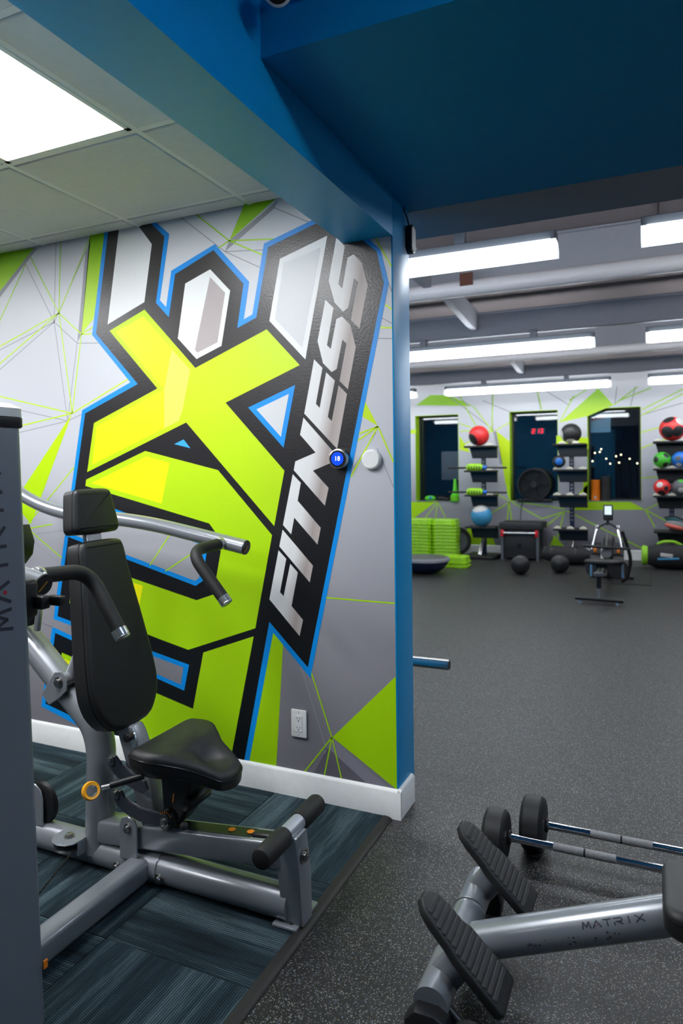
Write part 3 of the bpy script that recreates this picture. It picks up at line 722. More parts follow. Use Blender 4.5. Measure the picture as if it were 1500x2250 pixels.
# bracket clamp on the rail
bk = B()
bk.slab([(-1.645, .09), (-1.572, .09), (-1.572, .20), (-1.58, .225), (-1.61, .236), (-1.636, .225), (-1.645, .20)], axes((0, YC - .052, 0), (1, 0, 0), (0, 0, 1)), .008, .002, 1)
bk.box((-1.605, YC - .03, .09), (.085, .05, .008))
brk = mobj(bk, 'rail_bracket', 'frame_grey')
bolt(mc, (-1.608, YC - .060, .195), (0, -1, 0))
# front post and foot-roller bar
fp = B()
fp.slab([(-1.037, .015), (-.966, .015), (-.972, .15), (-.982, .28), (-1.045, .28), (-1.05, .17)], axes((0, YC + .036, 0), (1, 0, 0), (0, 0, 1)), .072, .008, 3)
post = mobj(fp, 'front_post', 'frame_grey')
bolt(mc, (-.974, YC - .005, .215), (1, -.05, 0), .014)
mobj(B().cyl((-1.02, 1.672, .285), (-1.02, 2.028, .285), .0255), 'roller_bar', 'tube_light')
for s, y0, y1 in ((-1, 1.665, 1.81), (1, 1.895, 2.035)):
    mobj(B().cyl((-1.02, y0, .285), (-1.02, y1, .285), .032, seg=24, bev=.012), 'roller_grip', 'foam_grip')
# side tube to the weight tower, its collar and bolts
sd = mobj(B().box((-1.572, 1.515, .062), (.078, .60, .078), None, .020, 4), 'side_tube', 'frame_grey')
cl_ = B()
for k in range(7): pass
cl_.lathe([(.0525, -.06), (.0545, -.058), (.0545, .058), (.0525, .06)], (-1.565, YC, zt), (1, 0, 0), 28)
mobj(cl_, 'tube_collar', 'frame_grey')
bolt(mc, (-1.665, YC - .05, .05), (0, -1, -.1)); bolt(mc, (-1.487, YC - .05, .05), (0, -1, -.1))
# pulleys and cable
pv = B(); px, pyy = -1.855, 1.775
pv.slab([(-.055, .0), (-.05, -.03), (-.03, -.05), (0, -.057), (.03, -.05), (.05, -.03), (.055, 0), (.055, .055), (-.055, .055)], axes((px, pyy, .118), (1, 0, 0), (0, 1, 0)), .006, .0015, 1)
pv.box((px + .053, pyy + .02, .098), (.006, .07, .045))
mobj(pv, 'pulley_bracket', 'frame_grey')
pw = mobj(B().lathe([(.046, 0), (.052, .003), (.046, .009), (.046, .013), (.052, .019), (.046, .022)], (px, pyy, .09), seg=30), 'pulley', 'black_plastic')
bolt(mc, (px, pyy, .124), (0, 0, 1), .012)
mobj(B().tube([(px + .045, pyy - .02, .1), (-1.62, 1.26, .1)], .0035, 8), 'cable', 'black_satin')
for x, z, y in ((-2.09, .16, 1.845),):
    q = B(); q.slab([(-.06, -.06), (.06, -.06), (.06, .04), (.05, .07), (.025, .09), (-.025, .09), (-.05, .07), (-.06, .04)], axes((x, y - .02, z), (1, 0, 0), (0, 0, 1)), .007, .002, 1)
    mobj(q, 'pulley_bracket', 'frame_grey')
    mobj(B().lathe([(.07, 0), (.078, .004), (.068, .012), (.068, .016), (.078, .024), (.07, .028)], (x + .02, y - .012, z + .01), (0, 1, 0), 30), 'pulley', 'black_plastic')
q = B(); q.tube([(-2.03, YC - .045, .82), (-2.015, YC - .045, .90), (-2.05, YC - .045, .96), (-2.12, YC - .045, .97)], .012, 8, .04)
mobj(q, 'pulley_guard', 'frame_grey')
mobj(B().lathe([(.055, 0), (.062, .004), (.054, .012), (.054, .016), (.062, .024), (.055, .028)], (-2.09, YC - .058, .89), (0, 1, 0), 30), 'pulley', 'black_plastic')
mobj(B().slab([(-2.16, 1.055), (-2.105, 1.055), (-2.07, 1.09), (-2.06, 1.14), (-2.085, 1.20), (-2.16, 1.20)], axes((0, YC - .02, 0), (1, 0, 0), (0, 0, 1)), .09, .006, 2), 'pulley_shield', 'black_plastic')
mobj(B().tube([(-2.09, YC - .06, 1.06), (-2.09, YC - .06, .9)], .004, 8), 'cable', 'black_satin')
# hinged strut between upright and back pad
for yy in (YC - .058, YC + .066):
    mobj(B().slab([(-1.99, .60), (-1.955, .565), (-1.90, .60), (-1.87, .625), (-1.868, .66), (-1.895, .69), (-1.925, .685)], axes((0, yy, 0), (1, 0, 0), (0, 0, 1)), .008, .002, 1), 'hinge_plate', 'frame_grey')
bolt(mc, (-1.905, YC - .066, .652), (0, -1, 0), .013)
mobj(B().tube([(-1.905, YC, .652), (-1.80, YC, .86), (-1.80, YC, .98)], .030, 16, .05), 'pad_strut', 'frame_grey')
mobj(B().cyl((-1.905, YC - .055, .652), (-1.905, YC + .055, .652), .026), 'hinge_barrel', 'frame_grey')
mobj(B().tube([(-1.87, YC + .03, .64), (-1.72, YC + .03, .62)], .022, 12), 'gas_spring', 'black_plastic')
# pad post
pp = B(); pp.slab([(-1.565, .16), (-1.50, .16), (-1.545, .36), (-1.595, .50), (-1.612, .525), (-1.69, .525), (-1.66, .46)], axes((0, YC + .03, 0), (1, 0, 0), (0, 0, 1)), .06, .010, 3)
mobj(pp, 'pad_post', 'frame_grey')
mobj(B().box((-1.60, YC - .033, .475), (.026, .008, .065), Matrix.Rotation(R(-12), 3, 'Y'), .003, 1), 'latch_plate', 'aluminium')
mobj(B().cyl((-1.61, YC - .03, .497), (-1.61, YC - .062, .497), .014, seg=16, bev=.003), 'latch_knob', 'black_plastic')
# seat linkage
def curved_arm(pts, w, y, t, parent, name='link_arm', m='shroud_ink'):
    P = [Vector((p[0], p[1])) for p in pts]
    L, Rr = [], []
    for i, p in enumerate(P):
        d = (P[min(i + 1, len(P) - 1)] - P[max(i - 1, 0)]).normalized(); n = Vector((-d.y, d.x))
        L.append(p + n * w / 2); Rr.append(p - n * w / 2)
    d0 = (P[1] - P[0]).normalized(); d1 = (P[-1] - P[-2]).normalized()
    out = L + [P[-1] + d1 * w * .4] + Rr[::-1] + [P[0] - d0 * w * .4]
    return mobj(B().slab([(p.x, p.y) for p in out], axes((0, y, 0), (1, 0, 0), (0, 0, 1)), t, .002, 1), name, m, parent)
a1 = curved_arm([(-1.655, .305), (-1.64, .28), (-1.605, .262), (-1.56, .25), (-1.49, .25), (-1.45, .252)], .042, YC - .05, .012, mc)
a2 = curved_arm([(-1.655, .305), (-1.64, .28), (-1.605, .262), (-1.56, .25), (-1.49, .25), (-1.45, .252)], .042, YC + .062, .012, mc)
a3 = curved_arm([(-1.675, .415), (-1.65, .385), (-1.60, .36), (-1.54, .345)], .045, YC - .05, .012, mc)
for x, z in ((-1.655, .305), (-1.675, .415), (-1.452, .25)):
    bolt(mc, (x, YC - .064, z), (0, -1, 0), .011)
hs = B(); hs.slab([(-1.485, .405), (-1.355, .42), (-1.372, .30), (-1.395, .262), (-1.44, .225), (-1.475, .23), (-1.462, .30)], axes((0, YC + .04, 0), (1, 0, 0), (0, 0, 1)), .085, .008, 3)
hs.cyl((-1.452, YC - .06, .252), (-1.452, YC + .06, .252), .034, seg=22, bev=.006)
hs.cyl((-1.37, YC - .06, .318), (-1.37, YC + .055, .318), .022, seg=18, bev=.004)
mobj(hs, 'seat_carriage', 'black_satin')
mobj(B().box((-1.43, YC - .0455, .325), (.0035, .001, .03), Matrix.Rotation(R(8), 3, 'Y')), 'index_mark', 'orange_mark')
for k in range(6):
    an = R(40 + k * 18)
    mobj(B().box((-1.452 + .028 * math.cos(an), YC - .0605, .252 + .028 * math.sin(an)), (.005, .001, .0022), Matrix.Rotation(-an, 3, 'Y')), 'scale_mark', 'orange_mark')
mobj(B().sphere((-1.385, YC - .05, .245), .013), 'lock_knob', 'rubber_tread')
# saddle seat
def closed_spline(pts, n=5):
    out = []; N = len(pts)
    for i in range(N):
        p0, p1, p2, p3 = (Vector(pts[(i + k - 1) % N]) for k in range(4))
        for k in range(n):
            t = k / n
            out.append(.5 * ((2 * p1) + (-p0 + p2) * t + (2 * p0 - 5 * p1 + 4 * p2 - p3) * t * t + (-p0 + 3 * p1 - 3 * p2 + p3) * t ** 3))
    return out
so = closed_spline([(-.02, .0), (.0, .14), (.045, .168), (.11, .165), (.19, .105), (.26, .075), (.295, .055), (.308, 0), (.295, -.055), (.26, -.075), (.19, -.105), (.11, -.165), (.045, -.168), (.0, -.14)], 4)
st = B(); rgs = []
def seat_z(x, y): return .012 * max(0, 1 - x / .2) + .02 * (abs(y) / .16) ** 2 - .055 * max(0, (x - .12) / .2) ** 1.5
for k, (sh, dz) in enumerate(((.75, -.060), (.93, -.058), (.99, -.045), (1.0, -.025), (.985, -.008), (.93, .006), (.8, .013), (.5, .016), (.12, .017))):
    rgs.append([(-1.525 + .15 + (p.x - .15) * sh, YC + p.y * sh, .475 + dz + seat_z(p.x, p.y * sh) * (1 if dz > -.05 else .75)) for p in so])
st.rings(rgs)
seat = mobj(st, 'seat', 'vinyl_pad', sharp=60)
sm = B(); sm.tube([(-1.525 + .15 + (p.x - .15) * 1.002, YC + p.y * 1.004, .475 - .016 + seat_z(p.x, p.y)) for p in so + so[:1]], .0022, 6)
mobj(sm, 'seam', 'black_satin', seat)
mobj(B().box((-1.40, YC, .412), (.20, .12, .016), None, .004, 1), 'seat_pan', 'black_plastic')
bolt(mc, (-1.455, YC - .061, .412), (0, -1, 0), .010)
# seat lever with amber ring
lv = mobj(B().cyl((-1.46, 1.70, .435), (-1.545, 1.645, .412), .0105, seg=16), 'adjust_lever', 'black_plastic')
mobj(B().cyl((-1.545, 1.645, .412), (-1.567, 1.632, .407), .007, seg=14), 'lever_collar', 'aluminium')
rd = Vector((-.86, -.5, -.2)).normalized()
rc = Vector((-1.594, 1.613, .400))
mobj(B().lathe([(.017, -.011), (.025, -.0125), (.0285, 0), (.025, .0125), (.017, .011), (.016, 0), (.017, -.011)], rc, (.80, -.42, .42), 26, False), 'lever_ring', 'amber')
mobj(B().lathe([(.0165, -.0125), (.0155, 0), (.0165, .0125)], rc, (.80, -.42, .42), 26, False), 'ring_lining', 'aluminium')
# back pad and head pad
xh = Vector((0, 1, 0)); top = Vector((-1.757, YC, 1.150)); bot = Vector((-1.628, YC, .525))
up_ = (top - bot).normalized(); Lp = (top - bot).length
M = axes(bot, (0, -1, 0), up_)        # z points toward the back of the pad
M = axes(bot + Vector((0, 0, 0)), (0, 1, 0), up_)
nz = M.col[2].to_3d()
o_ = [(-.075, .0), (.075, .0), (.135, .05), (.158, .11), (.160, .17), (.150, .27), (.128, .42), (.110, Lp - .10), (.106, Lp - .045), (.098, Lp - .012), (.080, Lp), (0, Lp + .003), (-.080, Lp), (-.098, Lp - .012), (-.106, Lp - .045), (-.110, Lp - .10), (-.128, .42), (-.150, .27), (-.160, .17), (-.158, .11), (-.135, .05)]
o_ = [(p.x, p.y) for p in closed_spline(o_, 3)]
bp_ = B().cushion(o_, M @ Matrix.Translation((0, 0, -.075)), .078, .02, 5, .008)
back = mobj(bp_, 'back_pad', 'vinyl_pad', sharp=60)
def rim(out, M, z, parent, s=1.0):
    pts = [M @ Vector((p[0] * s, p[1], z)) for p in out]
    return mobj(B().tube(pts + pts[:1], .0018, 6), 'seam', 'black_satin', parent)
rim(o_, M, -.017, back, 1.004)
mobj(B().slab([(p[0] * .8, .05 + p[1] * .85) for p in o_], M @ Matrix.Translation((0, 0, -.088)), .014, 0), 'pad_backing', 'black_plastic')
ht = Vector((-1.775, YC, 1.178)); hu = Vector((-.16, 0, 1)).normalized()
M2 = axes(ht, (0, 1, 0), hu)
ho = [(-.085, .0), (0, -.002), (.085, .0), (.100, .006), (.107, .022), (.098, .08), (.089, .130), (.083, .146), (.068, .153), (0, .155), (-.068, .153), (-.083, .146), (-.089, .130), (-.098, .08), (-.107, .022), (-.100, .006)]
ho = [(p.x, p.y) for p in closed_spline(ho, 3)]
head = mobj(B().cushion(ho, M2 @ Matrix.Translation((0, 0, -.058)), .064, .018, 5, .008), 'head_pad', 'vinyl_pad', sharp=60)
rim(ho, M2, -.012, head, 1.004)
mobj(B().box((-1.80, YC, 1.13), (.018, .075, .14), Matrix.Rotation(R(-11), 3, 'Y'), .003, 1), 'head_post', 'aluminium')
# press arms and handles
for s in (1, -1):
    ya = YC + s * .48
    tipx = -1.475 if s > 0 else -1.515
    arm = mobj(B().tube([(-2.85, ya, 1.36), (-2.62, ya, 1.245), (-2.40, ya, 1.195), (-2.09, ya, 1.182), (-1.9, ya, 1.160), (tipx, ya, 1.083)], .030, 18, .12), 'press_arm', 'frame_grey')
    mobj(B().tube([(-2.74, ya, 1.305), (-2.74, YC, 1.305)], .03, 14), 'arm_crossbar', 'frame_grey')
    d = Vector((.425, 0, -.072)).normalized(); e = Vector((tipx, ya, 1.083))
    mobj(B().cyl(e, e + d * .004, .0285, seg=20), 'arm_end_cap', 'black_plastic', arm)
    mobj(B().box(e + d * .0045, (.002, .05, .004), Matrix.Rotation(R(40), 3, 'X')), 'cap_stripe', 'brass', arm)
    hx = -1.575
    yb = YC + s * .255
    ex, ez = (.143, .925) if s > 0 else (.118, .915)
    h = mobj(B().tube([(hx, ya - s * .03, 1.098), (hx - .0, yb, 1.088), (hx + ex, yb, ez)], .0225, 18, .075, nf=10), 'handle_grip', 'foam_grip')
    mobj(B().cyl((hx, ya - s * .024, 1.099), (hx, ya - s * .048, 1.098), .026, seg=20, bev=.004), 'handle_collar', 'aluminium', h)
    dd = Vector((ex, 0, ez - 1.088)).normalized(); q = Vector((hx + ex, yb, ez))
    mobj(B().cyl(q - dd * .002, q + dd * .021, .0235, seg=22), 'handle_end', 'aluminium', h)
    mobj(B().cyl(q + dd * .021, q + dd * .028, .0235, seg=22, bev=.003), 'handle_end', 'aluminium', h)

# ---------------------------------------------------------------- weight tower (shroud) at the left edge
tw = mc
tz0, tz1 = G0, 1.505
def tw_ring(z, g=0.0):
    k = (z - tz0) / (tz1 - tz0)
    x0, x1 = -1.74 + .04 * k - g, -1.40 - .06 * k + g
    y0, y1 = .60 - g, 1.262 + g
    r = .02
    return [(x, y, z) for x, y in [(( x0 + x1) / 2 + p[0], (y0 + y1) / 2 + p[1]) for p in rrect(x1 - x0, y1 - y0, r, 4)]]
t_ = B(); t_.rings([tw_ring(tz0), tw_ring(.75), tw_ring(tz1)]); shroud = t_.obj('weight_tower', 'shroud_grey', mc, label='tall slate grey weight stack tower with vertical lettering'); tw = shroud
t_ = B(); t_.rings([tw_ring(tz1 - .004, .003), tw_ring(tz1 + .0, .006), tw_ring(tz1 + .022, .006), tw_ring(tz1 + .024, .002)]); t_.obj('cap_band', 'black_plastic', tw)
t_ = B(); t_.rings([tw_ring(tz1 + .024, .005), tw_ring(tz1 + .046, .005), tw_ring(tz1 + .058, -.012), tw_ring(tz1 + .064, -.05)]); t_.obj('cap', 'cap_cream', tw)
k_ = lambda z: -1.40 - .06 * (z - tz0) / (tz1 - tz0) + .0007
def tower_pt(a, h): # a along the text (upward), h letter height (towards the viewer)
    z = 1.005 + a; return (k_(z), 1.206 - .045 * a - h, z)
for i_, ch_ in enumerate('MATRIX'):
    lt = B()
    for qd in strokes(ch_, 0, .048, .05, .0085): lt.face([tower_pt(i_ * .067 + p.x, p.y) for p in qd])
    lt.obj('letter', 'shroud_ink', tw)
lt = B(); c0 = (1.0 * .067 + .024, .012)
lt.face([tower_pt(c0[0] + .005 * math.cos(R(a)), c0[1] + .005 * math.sin(R(a))) for a in range(0, 360, 24)]); lt.obj('lettering_dot', 'red_dot', tw, label='red dot in the lettering')
lk = B(); lk.box((-1.515, 1.29, 1.06), (.09, .055, .10), None, .012, 3); lk.box((-1.455, 1.31, 1.05), (.035, .03, .035), None, .006, 2); lk.box((-1.43, 1.335, 1.052), (.05, .022, .026), None, .005, 2)
lk.obj('rack_hook', 'black_plastic', tw)
B().box((-1.398, 1.255, .155), (.004, .012, .02)).obj('warning_mark', 'orange_mark', tw)

# ---------------------------------------------------------------- adjustable bench (right foreground)
bn = thing('exercise_bench', 'grey tube exercise bench with two ribbed black foot plates', 'gym bench', (-.2, 1.84, 0))
YB_ = 1.838
mt_ = B().tube([(-.47, YB_, .095), (.55, YB_, .513)], .046, 24); main = mt_.obj('main_tube', 'frame_grey', bn)
B().tube([(-.49, 1.56, .115), (-.49, 2.10, .115)], .043, 22).obj('cross_tube', 'frame_grey', bn)
for y in (1.60, 2.06):
    B().lathe([(.044, -.004), (.047, -.002), (.047, .002), (.044, .004)], (-.49, y - .0 + (.13 if y < 1.8 else -.13), .115), (0, 1, 0), 24).obj('weld_ring', 'aluminium', bn)
B().tube([(.50, 1.62, .05), (.50, 2.05, .05)], .04, 16).obj('rear_foot', 'frame_grey', bn)
B().tube([(.50, YB_, .05), (.50, YB_, .48)], .035, 16).obj('rear_post', 'frame_grey', bn)
# lettering on the tube side
ax = Vector((1.02, 0, .418)).normalized(); o0 = Vector((-.47, YB_, .095)); nn = Vector((0, -1, 0)); vv = ax.cross(nn) * -1
if vv.z < 0: vv = -vv
def tube_pt(a, h, e=.0006):
    th = R(34) + h / .046
    return o0 + ax * a + (nn * math.cos(th) + vv * math.sin(th)) * (.046 + e)
a0 = .335
for i_, ch_ in enumerate('MATRIX'):
    lt = B()
    for qd in strokes(ch_, 0, .020, .0135, .0029, 2): lt.face([tube_pt(a0 + i_ * .0265 + p.x, p.y - .010) for p in qd])
    lt.obj('letter', 'shroud_ink', main)
B().face([tube_pt(a0 + .0265 + .010 + .0016 * math.cos(R(a)), -.006 + .0016 * math.sin(R(a)), .0009) for a in range(0, 360, 30)]).obj('lettering_dot', 'red_dot', main)
for k in range(26):
    a = rnd.uniform(.18, .42); h = rnd.uniform(-.042, -.022); r0 = rnd.uniform(.0012, .0036)
    B().face([tube_pt(a + r0 * rnd.uniform(.6, 1.3) * math.cos(R(q)), h + r0 * rnd.uniform(.5, 1) * math.sin(R(q)), .0004) for q in range(0, 360, 45)]).obj('paint_chip', 'shroud_ink', main)
# foot plates
for y in (1.645, 2.022):
    s = 1
    heel = Vector((-.318, y, .125)); toe = Vector((-.528, y, .325))
    u = (toe - heel).normalized(); L = (toe - heel).length
    M = axes(heel, u, (0, 1, 0))
    if M.col[2].to_3d().z < 0: M = axes(heel, u, (0, -1, 0))
    sg = 1 if M.col[1].to_3d().y > 0 else -1
    ol = [(a_, b_ * 1.16) for a_, b_ in [(0, -.052), (.012, -.060), (.15, -.058), (.165, -.052), (.18, -.047), (L - .05, -.045), (L - .02, -.036), (L, -.015), (L, .015), (L - .02, .036), (L - .05, .045), (.18, .05), (.15, .058), (.012, .060), (0, .052)]]
    pl = B().cushion(ol, M @ Matrix.Translation((0, 0, -.024)), .024, .006, 3).obj('foot_plate', 'rubber', bn)
    for k in range(14):
        xx = .036 + k * (L - .06) / 13.5
        w = .115 if xx < .16 else .098 if xx < L - .05 else .072
        B().box(M @ Vector((xx, 0, .0005)), (.0125, w, .005), M.to_3x3(), .0018, 1).obj('tread_rib', 'rubber_tread', pl)
    for i_, ch_ in enumerate('MATRIX'):
        lt = B()
        for qd in strokes(ch_, 0, .0095, .010, .0018): lt.face([M @ Vector((.010 + p.y, (.036 - i_ * .0125 - p.x) * sg, .0012)) for p in qd])
        lt.obj('letter', 'rubber_tread', pl)
    B().tube([(-.49, y, .115), M @ Vector((.13, 0, -.022))], .026, 14, ry=.04).obj('plate_bracket', 'frame_grey', bn)
B().slab([(-.055, -.05), (.055, -.05), (.06, -.01), (.045, .045), (.02, .058), (-.03, .058), (-.055, .03)], axes((-.49, 1.575, .062), (1, 0, 0), (0, 0, 1)), .055, .010, 2).obj('end_foot', 'black_plastic', bn)
B().slab([(-.055, -.05), (.055, -.05), (.06, -.01), (.045, .045), (.02, .058), (-.03, .058), (-.055, .03)], axes((-.49, 2.15, .062), (1, 0, 0), (0, 0, 1)), .055, .010, 2).obj('end_foot', 'black_plastic', bn)
B().cyl((-.395, 1.535, .052), (-.395, 1.575, .052), .05, seg=28, bev=.008).obj('transport_wheel', 'rubber', bn)
B().tube([(-.47, 1.60, .1), (-.395, 1.58, .052)], .014, 10).obj('wheel_axle', 'black_plastic', bn)
sp = B().cushion(rrect(.46, .27, .05, 5), axes((.245, 1.84, .318), (1, 0, .05), (0, 1, 0)), .07, .022, 5).obj('seat_pad', 'vinyl_pad', bn, sharp=60)
B().tube([Vector((.245, 1.84, .318)) + Vector((p[0] * 1.002, p[1] * 1.004, .05 + p[0] * .05)) for p in rrect(.46, .27, .05, 5) + [rrect(.46, .27, .05, 5)[0]]], .0018, 6).obj('seam', 'black_satin', sp)

# ---------------------------------------------------------------- fixed barbells on the floor
def barbell(x, y, r, L, label):
    t = thing('fixed_barbell', label, 'barbell', (x, y, 0), 'fixed barbells on the rubber floor')
    for s, xc in ((-1, x), (1, x + L)):
        hd = B().lathe([(.02, -.042), (r - .022, -.041), (r - .008, -.036), (r, -.026), (r, .026), (r - .008, .036), (r - .022, .041), (.02, .042)], (xc, y, r), (1, 0, 0), 40).obj('weight_head', 'rubber', t)
        B().cyl((xc + .04 * (1 if s < 0 else -1), y, r), (xc + .052 * (1 if s < 0 else -1), y, r), .024, seg=22, bev=.003).obj('hub', 'black_plastic', hd)
    B().cyl((x + .05, y, r), (x + L - .05, y, r), .0135, seg=20).obj('bar', 'chrome', t)
    for a, b_ in ((.195, .293), (.299, .395), (.62, .72)):
        B().cyl((x + a, y, r), (x + b_, y, r), .0139, seg=20).obj('knurled_grip', 'knurl', t)
    B().cyl((x + .2925, y, r), (x + .2995, y, r), .0137, seg=20).obj('ring_mark', 'black_satin', t)
barbell(-.405, 2.56, .094, 1.05, 'black rubber fixed barbell lying farther from the ribbed foot plates')
barbell(-.515, 2.435, .088, 1.05, 'black rubber fixed barbell lying just behind the far foot plate')

# ---------------------------------------------------------------- things on the mural wall
th = thing('thermostat', 'round thermostat with blue screen reading 18', 'thermostat', (-1.164, YW - .004, 1.429))
c = Vector((-1.164, YW - .004, 1.432))
B().lathe([(.034, 0), (.041, .004), (.042, .018), (.040, .026), (.036, .028)], c, (0, -1, 0), 40).obj('ring', 'aluminium', th)
B().lathe([(.036, .027), (.035, .0295), (.0, .0305)], c, (0, -1, 0), 40).obj('face', 'black_satin', th)
B().cyl(c + Vector((0, -.0305, 0)), c + Vector((0, -.0312, 0)), .027, seg=36).obj('screen', 'screen_blue', th)
cu = bpy.data.curves.new('digits', 'FONT'); cu.body = '18'; cu.size = .026; cu.align_x = 'CENTER'; cu.align_y = 'CENTER'; cu.extrude = .0002
tmp = bpy.data.objects.new('digits', cu); COL.objects.link(tmp)
bpy.context.view_layer.update()
me = bpy.data.meshes.new_from_object(tmp.evaluated_get(bpy.context.evaluated_depsgraph_get()))
bpy.data.objects.remove(tmp)
me.name = 'digits'; me.materials.clear(); me.materials.append(MATS['screen_digits'])
dg = bpy.data.objects.new('digits', me); COL.objects.link(dg); dg.parent = th
dg.location = c + Vector((0, -.0316, 0)) - th.location; dg.rotation_euler = (R(90), 0, 0)
sn = thing('wall_control', 'round white wall control beside the blue thermostat', 'wall control', (-1.025, YW - .001, 1.427))
c = Vector((-1.025, YW - .001, 1.427))
B().lathe([(.040, 0), (.041, .006), (.040, .014), (.037, .018), (.034, .019)], c, (0, -1, 0), 40).obj('body', 'white_plastic', sn)
B().lathe([(.034, .018), (.034, .020), (.0, .0205)], c, (0, -1, 0), 40).obj('face', 'white_plastic', sn)
B().box(c + Vector((-.002, -.0206, .022)), (.0012, .0006, .005)).obj('mark', 'print_grey', sn)
ol_ = thing('power_outlet', 'white double power outlet low on the mural wall', 'outlet', (-1.368, YW - .004, .319))
c = Vector((-1.368, YW - .004, .319))
B().slab(rrect(.072, .116, .005, 3), axes(c, (1, 0, 0), (0, 0, 1)), .006, .0018, 2).obj('plate', 'white_plastic', ol_)
B().slab(rrect(.034, .068, .003, 3), axes(c + Vector((0, -.006, 0)), (1, 0, 0), (0, 0, 1)), .002, .0006, 1).obj('socket_face', 'white_plastic', ol_)
for dz in (.019, -.019):
    for dx in (-.0065, .0065):
        B().box(c + Vector((dx, -.0082, dz + .003)), (.0018, .0006, .0075)).obj('slot', 'socket_dark', ol_)
    B().cyl(c + Vector((0, -.008, dz - .007)), c + Vector((0, -.0086, dz - .007)), .0026, seg=12).obj('slot', 'socket_dark', ol_)
for dz in (.048, -.048):
    B().cyl(c + Vector((0, -.006, dz)), c + Vector((0, -.0068, dz)), .0028, seg=12).obj('screw', 'ball_grey', ol_)
hb = thing('wall_speaker', 'small black and grey device hung by a cable on the blue wall end', 'device', (XE, 2.745, 2.34))
B().slab(rrect(.058, .118, .022, 6), axes((XE + .002, 2.745, 2.345), (0, 1, 0), (0, 0, 1)), .026, .006, 3).obj('body', 'black_plastic', hb)
B().slab(rrect(.048, .104, .02, 6), axes((XE + .0275, 2.745, 2.345), (0, 1, 0), (0, 0, 1)), .003, .001, 1).obj('front', 'rim_grey', hb)
B().tube([(XE + .012, 2.735, 2.40), (XE + .010, 2.72, 2.43), (XE + .006, 2.70, 2.445), (XE + .004, 2.695, 2.466)], .003, 8, .01).obj('cable', 'black_satin', hb)
sc_ = thing('security_camera', 'small round security camera with white rim under the raised blue ceiling', 'camera', (-.80, Y0, 2.55))
cc = Vector((-.815, 1.46, 2.548)); dv = Vector((.62, -1.44, -1.35)).normalized()
B().lathe([(.026, -.06), (.034, -.05), (.036, 0), (.036, .012), (.0315, .014)], cc, dv, 32).obj('housing', 'white_plastic', sc_)
B().lathe([(.0295, .010), (.029, .0146), (.015, .018), (.0, .019)], cc, dv, 32).obj('lens_glass', 'black_satin', sc_)
B().tube([cc - dv * .055, (-.80, 1.53, 2.62), (-.80, Y0, 2.62)], .012, 12, .03).obj('arm', 'white_plastic', sc_)
B().cyl((-.80, Y0, 2.62), (-.80, Y0 - .012, 2.62), .035, seg=24, bev=.003).obj('mount_plate', 'white_plastic', sc_)

# ---------------------------------------------------------------- rack half hidden behind the blue wall end
rk = thing('plate_storage_rack', 'weight rack behind the blue wall end, its steel peg sticking out', 'weight rack', (-1.5, 3.3, 0))
pg = B(); pg.lathe([(.0245, 0), (.025, .002), (.025, .60)], (-.893, 3.2, .448), (-1, 0, 0.0), 28); pg.obj('peg', 'steel_tube', rk)
B().cyl((-.8925, 3.2, .448), (-.8920, 3.2, .448), .0195, seg=24).obj('peg_bore', 'socket_dark', rk)
B().box2((-1.55, 3.16, .05), (-1.47, 3.24, 1.3), .01, 2).obj('post', 'frame_grey', rk)
B().tube([(-1.51, 2.95, .06), (-1.51, 3.75, .06)], .05, 16).obj('foot_tube', 'frame_grey', rk)
B().lathe([(.10, 0.02), (.125, .024), (.13, .05), (.128, .13), (.10, .15), (.02, .152)], (-1.40, 3.72, 0), seg=30).obj('foot_housing', 'shroud_grey', rk)
B().lathe([(.12, 0), (.128, .003), (.128, .024), (.11, .026)], (-1.40, 3.72, 0), seg=30).obj('rubber_foot', 'rubber', rk)
# ---------------------------------------------------------------- big room, along the far wall
SH = [1.735, 1.36, .985, .495]
def ball_rack(x, y, label, cradles):
    t = thing('ball_rack', label, 'ball rack', (x, y, 0), 'medicine ball racks by the far wall')
    B().slab([(-.20, -.30), (.20, -.30), (.24, -.24), (.24, .24), (-.24, .24), (-.24, -.24)], axes((x, y + .1, .0), (1, 0, 0), (0, 1, 0)), .055, .012, 2).obj('base', 'black_plastic', t)
    B().box2((x - .032, y + .12, .05), (x + .032, y + .19, 1.72), .008, 2).obj('post', 'dome_navy', t)
    B().tube([(x - .03, y - .10, .06), (x + .01, y + .13, .36)], .03, 10, ry=.014).obj('strut', 'aluminium', t)
    for z in SH:
        s = B(); s.box2((x - .235, y - .17, z - .028), (x + .225, y + .17, z), .006, 1)
        sh = s.obj('shelf', 'black_plastic', t)
        B().slab([(-.16, z - .19), (.225, z - .19), (.225, z - .028), (-.20, z - .028)], axes((x, y + .12, 0), (1, 0, 0), (0, 0, 1)), .05, .004, 1).obj('shelf_bracket', 'black_satin', sh)
    for k in range(14):
        z = 1.70 - k * .052
        if any(abs(z - q) < .03 for q in SH): continue
        B().cyl((x, y + .12, z), (x, y + .117, z), .016, seg=12).obj('post_hole', 'rim_grey', t)
    for z0 in (.60, .66, .71, .77, .83, .88):
        B().box2((x - .016, y + .1185, z0), (x + .016, y + .12, z0 + .014)).obj('post_print', 'rim_grey', t)
    for z, xs_ in cradles:
        for dx in xs_:
            B().slab([(-.055, 0), (.055, 0), (.04, .022), (0, .04), (-.04, .022)], axes((x + dx, y - .10, z), (1, 0, 0), (0, 0, 1)), .05, .004, 1).obj('cradle', 'cradle_cream', t)
    return t
ball_rack(-2.41, 10.58, 'ball rack with red ball on top, beside the stacked green risers', [(SH[0], (-.17, .15)), (SH[1], (-.19, .15)), (SH[2], (-.19, .15))])
